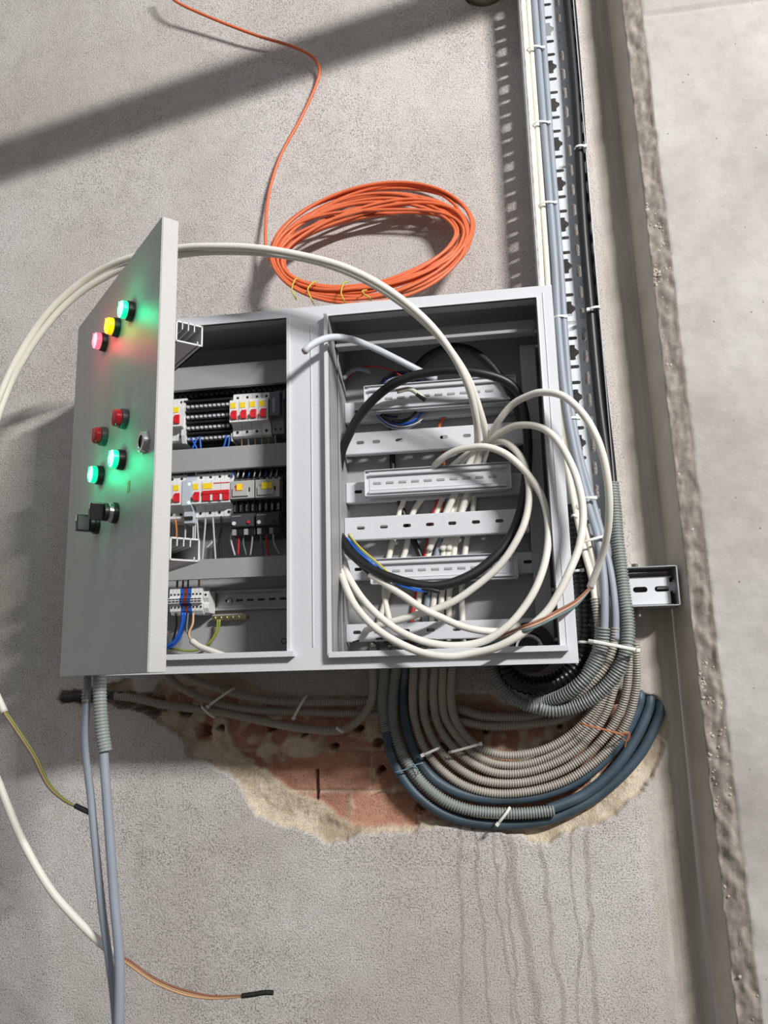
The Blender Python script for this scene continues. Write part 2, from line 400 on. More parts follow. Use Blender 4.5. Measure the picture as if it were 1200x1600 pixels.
def plaster_material():
    m = bpy.data.materials.new('rough_cement_plaster'); m.use_nodes = True; nt = m.node_tree; N = nt.nodes; L = nt.links
    b = N['Principled BSDF']; b.inputs['Roughness'].default_value = .92; b.inputs['Specular IOR Level'].default_value = .2
    tc = N.new('ShaderNodeTexCoord'); O = tc.outputs['Object']
    def nz(sc, det=4, rg=.55, vec=None):
        n = N.new('ShaderNodeTexNoise'); n.inputs['Scale'].default_value = sc; n.inputs['Detail'].default_value = det; n.inputs['Roughness'].default_value = rg
        L.new(vec or O, n.inputs['Vector']); return n.outputs['Fac']
    def mr(v, a, b_, c=0, d=1, smooth=True):
        n = N.new('ShaderNodeMapRange'); n.inputs[1].default_value = a; n.inputs[2].default_value = b_; n.inputs[3].default_value = c; n.inputs[4].default_value = d
        n.interpolation_type = 'SMOOTHSTEP' if smooth else 'LINEAR'; L.new(v, n.inputs[0]); return n.outputs[0]
    def mix(f, a, b_):
        n = N.new('ShaderNodeMix'); n.data_type = 'RGBA'
        if isinstance(f, float): n.inputs[0].default_value = f
        else: L.new(f, n.inputs[0])
        for k, v in ((6, a), (7, b_)):
            if isinstance(v, tuple): n.inputs[k].default_value = (*v, 1)
            else: L.new(v, n.inputs[k])
        return n.outputs[2]
    def mt(op, a, b_=None, c=None):
        n = N.new('ShaderNodeMath'); n.operation = op
        for k, v in enumerate((a, b_, c)):
            if v is None: continue
            if isinstance(v, (int, float)): n.inputs[k].default_value = v
            else: L.new(v, n.inputs[k])
        return n.outputs[0]
    big = nz(2.2, 5); mid = nz(14, 5, .6)
    base = mix(mr(big, .35, .68), s((197, 191, 186)), s((216, 212, 209)))
    base = mix(mt('MULTIPLY', mr(mid, .5, .75), .35), base, s((172, 166, 158)))
    # dark pin pits of the stippled plaster
    vo = N.new('ShaderNodeTexVoronoi'); vo.inputs['Scale'].default_value = 210; L.new(O, vo.inputs['Vector'])
    pitm = nz(430, 2, .5)
    pit = mt('MULTIPLY', mr(pitm, .56, .64), mr(nz(24, 3), .35, .6, .45, 1))
    base = mix(mt('MULTIPLY', pit, .62), base, s((112, 104, 97)))
    base = mix(mt('MULTIPLY', mr(nz(900, 1, .5), .45, .7), .28), base, s((140, 132, 126)))
    # run-down damp streaks below the hole
    sx = N.new('ShaderNodeSeparateXYZ'); L.new(O, sx.inputs[0])
    X, Z = sx.outputs['X'], sx.outputs['Z']
    cmb = N.new('ShaderNodeCombineXYZ'); L.new(Z, cmb.inputs['Z'])
    streak = None
    for px, w, dr, so in STREAKS:
        n = N.new('ShaderNodeTexNoise'); n.noise_dimensions = '1D'; n.inputs['Scale'].default_value = 9; n.inputs['Detail'].default_value = 3
        L.new(mt('ADD', Z, so*3.7), n.inputs['W'])
        wob = mt('MULTIPLY', mt('SUBTRACT', n.outputs[0], .5), .028)
        cen = mt('ADD', mt('ADD', px, mt('MULTIPLY', mt('ADD', Z, .24), dr)), wob)
        d = mt('ABSOLUTE', mt('SUBTRACT', X, cen))
        v = mt('MULTIPLY', mr(d, w*1.4, w*.4), mr(Z, -.215, -.245))
        streak = v if streak is None else mt('MAXIMUM', streak, v)
    streak = mt('MULTIPLY', streak, mr(nz(22, 3), .3, .6, .55, 1.0))
    base = mix(mt('MULTIPLY', streak, .55), base, s((152, 146, 138)))
    # faded vertical drag marks, smoother concrete towards the column with corner shade in its tone
    mp = N.new('ShaderNodeMapping'); mp.inputs['Scale'].default_value = (60, 60, 4); L.new(O, mp.inputs['Vector'])
    drag = nz(1.0, 5, .6, mp.outputs[0])
    conc = mr(X, .92, .97)
    cc = mix(mr(drag, .3, .75), s((172, 164, 154)), s((202, 196, 187)))
    base = mix(conc, base, cc)
    # exposed plaster core and brick
    at1 = N.new('ShaderNodeAttribute'); at1.attribute_name = 'exposed'
    at2 = N.new('ShaderNodeAttribute'); at2.attribute_name = 'brick'
    sand = mix(mr(nz(26, 5, .65), .35, .7), s((224, 210, 188)), s((192, 176, 153)))
    sand = mix(mt('MULTIPLY', mr(nz(8, 4), .5, .65), .6), sand, s((160, 142, 118)))
    bc = mix(mr(nz(13, 4), .35, .65), s((198, 148, 126)), s((170, 122, 101)))
    bc = mix(mt('MULTIPLY', mr(nz(60, 4, .7), .5, .75), .5), bc, s((206, 178, 150)))
    col = mix(at1.outputs['Fac'], base, sand)
    col = mix(at2.outputs['Fac'], col, bc)
    L.new(col, b.inputs['Base Color'])
    h1 = mt('MULTIPLY', nz(330, 3, .6), .9)
    h = mt('SUBTRACT', h1, mt('MULTIPLY', pit, .6))
    h = mt('MULTIPLY', h, mr(X, .90, .96, 1, .25))
    h = mt('ADD', h, mt('MULTIPLY', nz(40, 3), .6))
    bp = N.new('ShaderNodeBump'); bp.inputs['Strength'].default_value = .85; bp.inputs['Distance'].default_value = .0028
    L.new(h, bp.inputs['Height']); L.new(bp.outputs[0], b.inputs['Normal'])
    return m
STREAKS = []
for px, w, dr, so in [(718, .0035, .02, 1), (742, .003, -.03, 2), (790, .0075, -.12, 3), (783, .003, -.05, 4), (835, .0045, -.10, 5), (915, .005, .01, 6), (768, .003, -.06, 7), (890, .003, .0, 8)]:
    STREAKS.append((P(px, 1310, 0).x, w, dr, so))
wall.data.materials.append(plaster_material())

# column (precast panel) to the right of the wall
def concrete():
    m = bpy.data.materials.new('cast_concrete'); m.use_nodes = True; nt = m.node_tree; N = nt.nodes; L = nt.links
    b = N['Principled BSDF']; b.inputs['Roughness'].default_value = .85; b.inputs['Specular IOR Level'].default_value = .3
    tc = N.new('ShaderNodeTexCoord'); O = tc.outputs['Object']
    def nz(sc, det=5, rg=.6, vec=None):
        n = N.new('ShaderNodeTexNoise'); n.inputs['Scale'].default_value = sc; n.inputs['Detail'].default_value = det; n.inputs['Roughness'].default_value = rg
        L.new(vec or O, n.inputs['Vector']); return n.outputs['Fac']
    def ramp(v, pts):
        r = N.new('ShaderNodeValToRGB'); L.new(v, r.inputs[0]); e = r.color_ramp.elements
        e[0].position, e[1].position = pts[0][0], pts[-1][0]; e[0].color = (*pts[0][1], 1); e[1].color = (*pts[-1][1], 1)
        for p, c in pts[1:-1]: q = e.new(p); q.color = (*c, 1)
        return r.outputs[0]
    def mul(a, b_):
        n = N.new('ShaderNodeMix'); n.data_type = 'RGBA'; n.blend_type = 'MULTIPLY'; n.inputs[0].default_value = 1; L.new(a, n.inputs[6]); L.new(b_, n.inputs[7]); return n.outputs[2]
    c = ramp(nz(3.5), [(.3, s((158, 153, 148))), (.5, s((177, 173, 169))), (.72, s((192, 189, 186)))])
    c = mul(c, ramp(nz(38, 3), [(.2, (.86, .86, .86)), (.6, (1, 1, 1))]))
    vo = N.new('ShaderNodeTexVoronoi'); vo.inputs['Scale'].default_value = 38; L.new(O, vo.inputs['Vector'])
    c = mul(c, ramp(vo.outputs['Distance'], [(.03, (.35, .33, .30)), (.075, (1, 1, 1))]))
    at_ = N.new('ShaderNodeAttribute'); at_.attribute_name = 'strip'
    mx = N.new('ShaderNodeMix'); mx.data_type = 'RGBA'; L.new(at_.outputs['Fac'], mx.inputs[0]); L.new(c, mx.inputs[6])
    g = ramp(nz(55, 5, .7), [(.25, s((134, 127, 118))), (.55, s((158, 150, 141))), (.8, s((188, 180, 168)))])
    L.new(g, mx.inputs[7]); L.new(mx.outputs[2], b.inputs['Base Color'])
    bp = N.new('ShaderNodeBump'); bp.inputs['Strength'].default_value = .5; bp.inputs['Distance'].default_value = .002
    L.new(nz(90, 5), bp.inputs['Height']); L.new(bp.outputs[0], b.inputs['Normal'])
    return m
CONC = concrete()
prof = []   # (x, y, strip mask, lump amount)
for k in range(6): prof.append((1.010+.012*k/5, .005-.085*k/5, 0.0, .2))
for k in range(12): prof.append((1.023+.030*k/11, -.082-.014*k/11, 1.0, 1.0))
for k in range(2): prof.append((1.056+.004*k, -.098, 0.0, .25))
for k in range(12): prof.append((1.075+.055*k, -.098, 0.0, .0))
zz = np.arange(-1.0, 1.95, .005)
vv = []; sm = []
ZJ = P(1100, 11, -.098).z
for z in zz:
    for i, (x, y, st, lu) in enumerate(prof):
        n_ = noise.fractal(Vector((x*60, z*38, 2.0)), 0.8, 2.1, 4)
        e_ = noise.noise(Vector((z*24, 7.0, x*30)))
        big_ = min(.5, max(0, noise.noise(Vector((z*3.0, 1.3, 5.1)))-.05)*2)
        yy = y-(.004*n_*lu)*(1+big_)
        xx = x-.012*z+e_*.0022*min(1, lu*2)*(1 if i > 5 else .25)
        if st > .5 and (i in (6, 17)): yy -= .003*abs(e_)
        if i > 18 and abs(z-ZJ) < .004: yy += .004
        vv.append((xx, yy, z)); sm.append(st)
npf = len(prof)
ff = [(j*npf+i, j*npf+i+1, (j+1)*npf+i+1, (j+1)*npf+i) for j in range(len(zz)-1) for i in range(npf-1)]
me = bpy.data.meshes.new('wall_right'); me.from_pydata(vv, [], ff); me.update()
a1 = me.attributes.new('strip', 'FLOAT', 'POINT'); a1.data.foreach_set('value', np.array(sm, np.float32))
me.materials.append(CONC); me.materials.append(mat('board_concrete_bounce_lit', s((204, 196, 184)), .9, 0, .5, 60, .14, 14))  # side face paler and warmer, bounced light put into its colour
for p in me.polygons:
    p.use_smooth = True
    if p.index % (npf-1) < 5: p.material_index = 1
colm = bpy.data.objects.new('wall_right', me); COL.objects.link(colm)
tag(colm, 'cast concrete panel standing proud of the plastered wall', None, None, 'structure')
# dried mortar lumps along the joint
def lumps():
    mb = MB(); rnd = random.Random(3)
    for k in range(330):
        lo_, hi_ = rnd.choice([(.62, .82), (.66, .74), (-.12, .02), (-.05, .0), (-.24, -.10), (-.9, 1.4)])
        z = rnd.uniform(lo_, hi_)
        f = rnd.random()**1.6
        x = 1.026+f*.028-.012*z; y = -.0835-f*.013
        r = rnd.uniform(.001, .0034)
        mb.dome((x, y+.001, z), (rnd.uniform(-.3, .1), -1, rnd.uniform(-.3, .3)), r*rnd.uniform(.6, 1.3), r*.28, 5, 2)
    return mb
o = lumps().build('trim_1', mat('dried_cement_splash', s((190, 182, 166)), .9, 0, .5, 300, .15, 90), None, smooth=True)
tag(o, 'pale cement splashes dried along the column joint', None, None, 'structure')

# unseen beam added to cast the diagonal shadow across the wall
bA = P(0, 253, 0); bB = P(690, 14, 0)
for nm in ('trim_2',):
    t = .30
    a_ = bA.lerp(LP, t); b_ = bB.lerp(LP, t)
    d_ = (b_-a_).normalized(); a_ -= d_*.6; b_ += d_*.6
    up = (LP-(a_+b_)/2).normalized(); side = d_.cross(up).normalized()
    hw = .039
    vs8 = [p+side*(hw*sx)+up*(.02*sy) for p in (a_, b_) for sx, sy in ((-1, -1), (1, -1), (1, 1), (-1, 1))]
    mb = MB().add(vs8, [(0, 1, 2, 3), (4, 5, 6, 7), (0, 1, 5, 4), (1, 2, 6, 5), (2, 3, 7, 6), (3, 0, 4, 7)])
    o = mb.build(nm, GALV); tag(o, 'unseen rail added to cast the diagonal wall shadow', None, None, 'structure')

# pipe in the round hole at the top
mb = MB().cyl((PC.x+.002, .095, PC.z+.004), (PC.x+.002, -.16, PC.z+.004), .0385, n=40, inner=.034)
tag(mb.build('drain_pipe', PIPEP, smooth=False), 'pale plastic pipe end sticking out of the round wall hole', 'pipe')
for p in bpy.data.objects['drain_pipe'].data.polygons: p.use_smooth = len(p.vertices) == 4

# ------------------------------------------------------------------ cabinet
FY, BY = -.220, -.078
CW, CH = .8249, .6068
cab = empty('distribution_cabinet', 'wall mounted light grey steel double control cabinet with its left door open', 'cabinet')
LX0, LX1, LZ0, LZ1 = .022, .3815, .030, .590
RX0, RX1, RZ0, RZ1 = .4525, .799, .0265, .5865
plate('front_frame', rect(0, CW, 0, CH), [rect(LX0, LX1, LZ0, LZ1), rect(RX0, RX1, RZ0, RZ1)], .002, PAINT, cab, at(XZ, FY+.001))
mb = MB()
mb.box(0, .002, FY+.002, BY, 0, CH); mb.box(CW-.002, CW, FY+.002, BY, 0, CH)
mb.box(.002, CW-.002, FY+.002, BY, CH-.002, CH); mb.box(.002, CW-.002, FY+.002, BY, 0, .002)
mb.box(.002, CW-.002, BY-.002, BY, .002, CH-.002)
# returns round the openings and the double centre post
mb.box(LX1, LX1+.002, FY+.002, BY-.002, .002, CH-.002)
mb.box(RX0-.002, RX0, FY+.002, BY-.004, .002, CH-.002)
mb.box(LX0, LX1, FY+.002, FY+.022, LZ1, LZ1+.002)
mb.box(RX0, RX1, FY+.002, FY+.025, RZ1, RZ1+.002)
mb.box(RX1, RX1+.002, FY+.002, FY+.03, RZ0, RZ1)
mb.build('housing', PAINT_SHADED, cab)
mb = MB()   # raised gasket lips
def lipring(x0, x1, z0, z1, t, pl, pb, ps):
    mb.box(x0-t, x0, FY-pl, FY+.004, z0-t, z1); mb.box(x0-t*.6, x1+.012, FY-pb, FY+.004, z0-t*1.6, z0)
    mb.box(x1, x1+.0015, FY-ps, FY+.004, z0, z1); mb.box(x0, x1, FY-ps, FY+.004, z1, z1+.0015)
lipring(RX0, RX1, RZ0, RZ1, .0055, .013, .014, .002)
lipring(LX0, LX1, LZ0, LZ1, .0055, .012, .013, .002)
mb.box(LX1-.001, LX1+.005, FY-.004, FY, LZ0, LZ1+.002)
mb.box(.4215, .4232, FY-.0015, FY, .035, .575)
mb.box(RX1+.010, RX1+.0115, FY-.0012, FY, RZ0+.0, RZ1+.008)
mb.build('gasket_lip', PAINT, cab, bevel=.0006)
mb = MB()   # inner posts and header of the right bay
mb.box(.771, .797, -.135, -.095, .003, RZ1-.045); mb.box(.4545, RX1, -.165, -.150, RZ1-.036, RZ1-.012); mb.box(.4545, RX1-.006, -.172, -.165, RZ1-.036, RZ1-.030)
mb.box(.4545, .456, -.157, -.155, .003, RZ1-.01); mb.box(.4527, .4545, -.150, -.08, .003, RZ1)
mb.build('inner_post', PAINT_SHADED, cab, bevel=.0008)
def onto(px, py, Y): return P(px, py, Y)
for (px, py) in ((834, 518), (838, 541), (857, 922), (861, 945), (858, 1000)):
    q = P(px, py, -.19)
    MB().cyl((RX1-.0005, q.y, q.z), (RX1-.005, q.y, q.z), .0032, n=12, inner=.0016).build('rivet_nut', STEEL, cab)
for x in (.06, .76):
    for z in (.06, .55): MB().cyl((x, BY, z), (x, -.0005, z), .012, n=16).build('spacer', STEEL, cab)

# cover plates of the left bay
CYP = -.146
def zz_(px, py, Y=CYP): return P(px, py, Y).z
mb = MB()
for (ya, yb) in (((440, 562), (440, 597)), ((440, 692), (440, 727)), ((440, 868), (440, 899))):
    mb.box(LX0+.002, .3808, CYP, CYP+.0015, zz_(*yb), zz_(*ya))
mb.box(.3735, .3808, CYP, CYP+.0015, zz_(440, 899), zz_(440, 562))
for (ya, yb) in (((440, 562), (440, 597)), ((440, 692), (440, 727)), ((440, 868), (440, 899))):
    mb.box(LX0+.002, .3735, CYP+.0015, CYP+.010, zz_(*yb), zz_(*yb)+.0012); mb.box(LX0+.002, .3735, CYP+.0015, CYP+.010, zz_(*ya)-.0012, zz_(*ya))
mb.build('cover_plate', PAINT_SHADED, cab)

def hat(mb, x0, x1, zc, yb, h=.035, d=.0075, t=.001):
    """35 mm hat rail, open to the camera side"""
    a = h/2
    mb.box(x0, x1, yb-t, yb, zc-a+.005, zc+a-.005)
    for sg in (-1, 1):
        mb.box(x0, x1, yb-d, yb, zc+sg*(a-.005)-t/2, zc+sg*(a-.005)+t/2)
        mb.box(x0, x1, yb-d, yb-d+t, zc+sg*(a-.005), zc+sg*a)
# DIN rails: two behind the device rows, one in the open low zone
for z in (zz_(390, 642, -.10), zz_(390, 772, -.10)):
    mb = MB(); hat(mb, .03, .375, z, -.0795); mb.build('din_rail', GALVD, cab)
zr = P(380, 937, -.09).z
mb = MB(); hat(mb, .03, .378, zr, -.0805)
mb.build('din_rail', GALVD, cab)
mb = MB()
for k in range(6):
    x = P(357+k*17, 937, -.082).x; mb.box(x-.006, x+.006, -.0822, -.0815, zr-.002, zr+.002)
mb.build('rail_slot', DARKHOLE, cab)
q = P(359, 938, -.082); MB().dome((q.x, -.0815, zr), (0, -1, 0), .0055, .004, 14, 4).build('rail_screw', CHROME, cab, smooth=True)

# right bay: mounting bars with slots, DIN rails on carriers
def bar(yc_px, x_px0, hpx, Y, holes_px, x1=.769):
    z0 = P(620, yc_px+hpx/2, Y).z; z1 = P(620, yc_px-hpx/2, Y).z; zc = (z0+z1)/2
    hs = [slot(P(px, yc_px, Y).x, zc+.001, .014, .006) for px in holes_px]
    b = plate('mounting_bar', rect(.4555, x1, z0, z1), hs, .0015, PAINT, cab, at(XZ, Y))
    f = MB().box(.4555, x1, Y, Y+.021, z1, z1+.001).box(.4555, x1, Y, Y+.014, z0-.001, z0).build('bar_flange', PAINT, b)
    return zc
B1 = bar(689, 0, 32, -.118, [563, 588, 624, 659, 694, 730, 765])
B2 = bar(823, 0, 34, -.118, [564, 600, 636, 672, 707, 744, 781])
B3 = bar(987, 0, 26, -.118, [558, 591, 634, 673, 714, 748])
for yc in (640, 766, 888): bar(yc, 0, 30, -.098, [560, 825], .797)
def carrier(x0, x1, yt, yb, Y=-.128):
    """DIN rail on a shallow carrier tray"""
    xa = P(x0, yt, Y).x; xb = P(x1, yt, Y).x
    z1 = P((x0+x1)/2, yt, Y).z; z0 = P((x0+x1)/2, yb, Y).z; zc = (z0+z1)/2; h = z1-z0
    r = MB().box(xa, xb, Y+.006, Y+.0075, z0, z1).box(xa, xb, Y, Y+.018, z1-.001, z1).box(xa, xb, Y, Y+.018, z0, z0+.001).box(xa, xa+.001, Y, Y+.018, z0, z1).box(xb-.001, xb, Y, Y+.018, z0, z1)
    c = r.build('rail_carrier', PAINT, cab)
    m2 = MB(); hat(m2, xa+.008, xb-.008, zc, Y+.0058, h*.80, .0065); m2.build('din_rail', PAINT, c)
    m3 = MB()
    n = int((xb-xa-.03)/.022)
    for k in range(n):
        x = xa+.022+k*.022
        m3.box(x-.0065, x+.0065, Y+.0034, Y+.0050, zc-.002, zc+.002)
    m3.build('rail_knockout', PAINT_SHADED, c, bevel=.0005)
carrier(568, 836-30, 586+8, 636)
carrier(569, 798, 728, 769)
carrier(578, 808, 868, 908)
# round rubber gland low in the right bay, white inside
gl = empty('cable_gland', 'black rubber cable gland with white core, low in right bay', 'gland')
q = P(826, 1013, -.11)
MB().cyl((q.x, -.15, q.z), (q.x, -.085, q.z), .040, .040, 32, inner=.024).build('rubber_ring', BLACKP, gl)
MB().cyl((q.x, -.145, q.z), (q.x, -.083, q.z), .0215, .0215, 28, inner=.018).build('core_tube', WHITE, gl)

# small round mark and letter on the back plate
def text(name, body, size, loc, m, parent, rot=(math.pi/2, 0, 0), ext=.0001):
    c = bpy.data.curves.new(name, 'FONT'); c.body = body; c.size = size; c.extrude = ext; c.align_x = 'CENTER'; c.align_y = 'CENTER'
    o = bpy.data.objects.new(name, c); COL.objects.link(o); o.location = loc; o.rotation_euler = rot
    me = bpy.data.meshes.new_from_object(o.evaluated_get(bpy.context.evaluated_depsgraph_get()))
    bpy.data.objects.remove(o)
    me.transform(Matrix.Translation(loc) @ Matrix.Rotation(math.pi/2, 4, 'X') if rot == (math.pi/2, 0, 0) else Matrix.Translation(loc)); me.materials.clear(); me.materials.append(m)
    o = bpy.data.objects.new(name, me); COL.objects.link(o)
    if parent: o.parent = parent
    return o
q = P(444, 1002, -.0805); text('pen_mark', 'O.', .014, (q.x+.001, -.0805, q.z), TAPE, cab)

# ------------------------------------------------------------------ door
DA = .8114; DW = .4205
DU = Vector((math.cos(DA), -math.sin(DA), 0)); DN = Vector((-math.sin(DA), -math.cos(DA), 0))
# door local axes: x along the width, y into the cabinet side, z up; outer face at y=0
DM = Matrix(((DU.x, -DN.x, 0, 0), (DU.y, -DN.y, 0, FY), (0, 0, 1, 0), (0, 0, 0, 1)))
door = tag(bpy.data.objects.new('door', None), None); COL.objects.link(door); door.parent = cab; door.matrix_local = DM
dm = MB().box(0, DW, 0, .0015, .0, CH).box(DW-.0015, DW, .0015, .0235, 0, CH).box(0, .0015, .0015, .0235, 0, CH).box(.0015, DW-.0015, .0015, .0235, CH-.0015, CH).box(.0015, DW-.0015, .0015, .0235, 0, .0015)
dm.box(DW-.016, DW-.0015, .022, .0235, .0015, CH-.0015).box(.0015, DW-.0015, .022, .0235, .0015, .014).box(.0015, DW-.0015, .022, .0235, CH-.014, CH-.0015)
dm.build('door_panel', DOORP, door, bevel=.0009)
for zz0 in (.10, .50):
    MB().cyl((-.003, .008, zz0-.025), (-.003, .008, zz0+.025), .005, n=14).build('hinge', STEEL, door)
# two slotted wiring ducts fixed on the inner face, seen end-on
def duct(zc, w, dep, name='wiring_duct'):
    y0, y1 = .0240, .0240+dep; x1 = DW+.003-.004; t = .0022
    d = MB().box(.10, x1, y0, y0+t, zc-w/2, zc+w/2).box(.10, x1, y0, y1, zc-w/2, zc-w/2+t).box(.10, x1, y0, y1, zc+w/2-t, zc+w/2)
    d.box(.10, x1, y1-t, y1, zc-w/2, zc+w/2)
    for k in (1, 2, 3): d.box(.10, x1, y0+k*dep*.22, y0+k*dep*.22+.0014, zc+w*.12, zc+w/2)
    d.box(.10, x1, y1-.008, y1-.0065, zc-w/2, zc-w/2+.006)
    return d.build(name, mat('duct_pvc', s((196, 197, 196)), .5), door)
duct(P(290, 524, -.49).z, .030, .038); duct(P(272, 860, -.49).z, .030, .040)

def lamp(u, v, lensm, name, label, lit=None):
    e = empty(name, label, 'pilot lamp' if 'switch' not in name else 'switch', None, DM @ Matrix.Translation((u, 0, v)))
    MB().cyl((0, 0, 0), (0, -.009, 0), .0148, .0142, 32).build('bezel', DARKP if lit is None else BLACKP, e, bevel=.0008)
    lb = MB().cyl((0, -.009, 0), (0, -.0165, 0), .0128, .0125, 32)
    if not lit: lb.dome((0, -.0165, 0), (0, -1, 0), .0125, .003, 32, 5)
    lo_ = lb.build('lens', MATS['lens_rib_'+lit] if lit else lensm, e, bevel=.0006)
    if lit: MB().dome((0, -.0165, 0), (0, -1, 0), .0122, .0030, 32, 5).build('lens_core', lensm, lo_)
    MB().box(-.0004, .0004, -.0200, -.0198+.001, -.011, .011).build('lens_rib', MATS['lens_rib_'+lit] if lit else REDL, e)
    if lit:
        pd = bpy.data.lights.new('lamp_glow', 'POINT'); pd.energy = LAMPW[lit][1]; pd.color = LAMPW[lit][0]; pd.shadow_soft_size = .009
        po = bpy.data.objects.new('lamp_glow', pd); COL.objects.link(po); po.parent = e; po.location = (0, -.027, 0)
    return e
LAMPW = {'green': ((.0, 1.0, .38), .12), 'yellow': ((1, .62, .0), .04), 'red': ((1, .03, .10), .09)}
mat('lens_rib_green', (.02, .5, .3), .3, emit=(.0, 1, .42), estr=1.0); mat('lens_rib_yellow', (.5, .3, 0), .3, emit=(1, .45, 0), estr=1.5); mat('lens_rib_red', (.6, .02, .04), .3, emit=(1, .1, .15), estr=2.0)
LG = mat('lit_green_lens', (.1, .8, .5), .25, emit=(.26, 1.0, .52), estr=3.0)
LY = mat('lit_yellow_lens', (.8, .5, .05), .25, emit=(1.0, .60, .03), estr=1.7)
LR = mat('lit_red_lens', (.8, .1, .15), .25, emit=(1.0, .22, .30), estr=3.2)
V1, V2, V3, V4 = .514, .3535, .2955, .223
lamp(.3055, V1, LG, 'pilot_lamp', 'glowing green lamp in the upper row, nearest the free door edge', 'green')
lamp(.2405, V1, LY, 'pilot_lamp', 'glowing yellow lamp in the middle of the upper row on the door', 'yellow')
lamp(.1763, V1, LR, 'pilot_lamp', 'glowing red lamp in the upper row on the door', 'red')
lamp(.2975, V2, REDL, 'pilot_lamp', 'unlit dark red lamp on the door, nearer the round key lock')
lamp(.1994, V2, REDL, 'pilot_lamp', 'unlit dark red lamp on the door, nearer the hinge side')
lamp(.2909, V3, LG, 'pilot_lamp', 'glowing green lamp directly below the unlit red one, above the silver ringed switch', 'green')
lamp(.1888, V3, LG, 'pilot_lamp', 'glowing green lamp above the black switch nearest the door hinge', 'green')
# key lock
e = empty('key_lock', 'chrome round key lock on the outer door face', 'lock', None, DM @ Matrix.Translation((.3875, 0, .2965)))
MB().cyl((0, 0, 0), (0, -.003, 0), .0165, .0165, 6).cyl((0, -.003, 0), (0, -.008, 0), .0150, .0135, 32, inner=.0085).build('lock_ring', CHROME, e, bevel=.0006)
MB().cyl((0, -.003, 0), (0, -.0036, 0), .0088, n=24).box(-.002, .002, -.0065, -.003, -.006, .006).build('lock_core', BLACKP, e)
# selector switches
def selector(u, v, ring, label, ang):
    e = empty('selector_switch', label, 'switch', None, DM @ Matrix.Translation((u, 0, v)))
    MB().cyl((0, 0, 0), (0, -.007, 0), .0150, .0148, 32).build('bezel', BLACKP, e, bevel=.0006)
    if ring: MB().cyl((0, -.007, 0), (0, -.013, 0), .0143, .0138, 32).build('silver_ring', CHROME, e, bevel=.0006)
    y0 = -.013 if ring else -.007
    MB().cyl((0, y0, 0), (0, y0-.006, 0), .0128, .0124, 32).build('knob_base', BLACKP, e, bevel=.0006)
    R_ = Matrix.Rotation(ang, 4, 'Y')
    prof = [(y0-.006, -.0125), (y0-.024, -.0120), (y0-.0245, .0120), (y0-.006, .0125)]
    MB().prism(prof, -.0055, .0055, R_).build('lever', BLACKP, e, bevel=.0012)
    MB().box(-.0006, .0006, y0-.0250, y0-.0242, .003, .011, R_).build('pointer_line', WHITE, e)
    return e
selector(.270, V4, True, 'black selector switch with a silver ring on the door', .25)
selector(.180, V4-.001, False, 'plain black selector switch on the door, nearest the hinge', .0)
tag(MB().box(.316, .326, -.0004, 0, .243, .2585, DM).build('sticker', mat('faded_yellow_label', s((170, 166, 96)), .6)), 'small faded yellow sticker above the silver ringed switch', 'sticker')

# ------------------------------------------------------------------ devices in the left bay
DY = -.0875          # front of the DIN rails
def screw(mb, x, y, z, r=.0026): mb.cyl((x, y, z), (x, y-.0004, z), r, n=10)
MH = .083
MCBP = [(0, 0), (-.040, 0), (-.044, .003), (-.045, .016), (-.050, .0225), (-.064, .0235), (-.0645, .060), (-.0635, .0645), (-.050, .0655), (-.046, .067), (-.045, .080), (-.042, MH), (0, MH)]
def breaker(x, z, poles, label, group=None, single=False, stickers=None, w=.0178, name='circuit_breaker', first=None):
    if first is not None:
        e = copy_tree(first, None, (x, DY, z)); tag(e, label, 'circuit breaker', group); return e
    e = empty(name, label, 'circuit breaker', group, Matrix.Translation((x, DY, z)))
    b = MB()
    for k in range(poles): b.prism(MCBP, k*w+.0003, (k+1)*w-.0003)
    b.build('breaker_body', BRK, e)
    for k in range(poles):
        m = MB(); screw(m, (k+.5)*w, -.0446, .010); m.build('terminal_screw', DARKHOLE, e)
        m = MB(); screw(m, (k+.5)*w, -.0452, .0745); m.build('terminal_screw', DARKHOLE, e)
        if not single:
            m = MB().box((k+.28)*w, (k+.80)*w, -.0675, -.0640, .0280, .0440)
            m.box((k+.22)*w, (k+.30)*w, -.072, -.0640, .030, .0385); m.build('toggle', REDT, e, bevel=.0006)
        if not single or k == 0:
            MB().box((k+.10)*w, (k+.66)*w+(w*.45 if single else 0), -.0652, -.0644, .0490, .0590).build('sticker', YEL, e)
    if single:
        MB().box(.10*w, poles*w-.001, -.0680, -.0640, .0385, .0450).box(.12*w, .9*w, -.0670, -.0640, .0270, .0390).box(1.2*w, 1.95*w, -.0670, -.0640, .0270, .0390).box(2.25*w, 2.95*w, -.0670, -.0640, .0270, .0390).build('toggle', REDT, e, bevel=.0006)
        MB().box(1.25*w, poles*w-.001, -.0650, -.0644, .0575, .0590).build('red_stripe', REDT, e)
        for k in (1, 2): MB().box((k+.0)*w, (k+.18)*w, -.0690, -.0640, .0270, .0375).build('toggle_divider', BRK, e)
    return e
Z1 = P(390, 683, -.132).z; Z2 = P(330, 810, -.132).z
xA = P(359, 640, -.150).x
b0 = breaker(xA, Z1, 1, 'single red toggle breaker, nearest the black terminal block in the upper row', 'upper row breakers')
breaker(xA+.0178, Z1, 1, 'single red toggle breaker, second from the black terminal block', 'upper row breakers', first=b0)
breaker(xA+.0356, Z1, 1, 'single red toggle breaker, third from the black terminal block', 'upper row breakers', first=b0)
breaker(xA+.0534, Z1, 1, 'single red toggle breaker, next to the smoked plug-in relay', 'upper row breakers', first=b0)
xB = P(285, 640, -.15).x
breaker(xB-.0356, Z1, 2, 'upper row breaker half hidden behind the door edge, beside the terminal block')
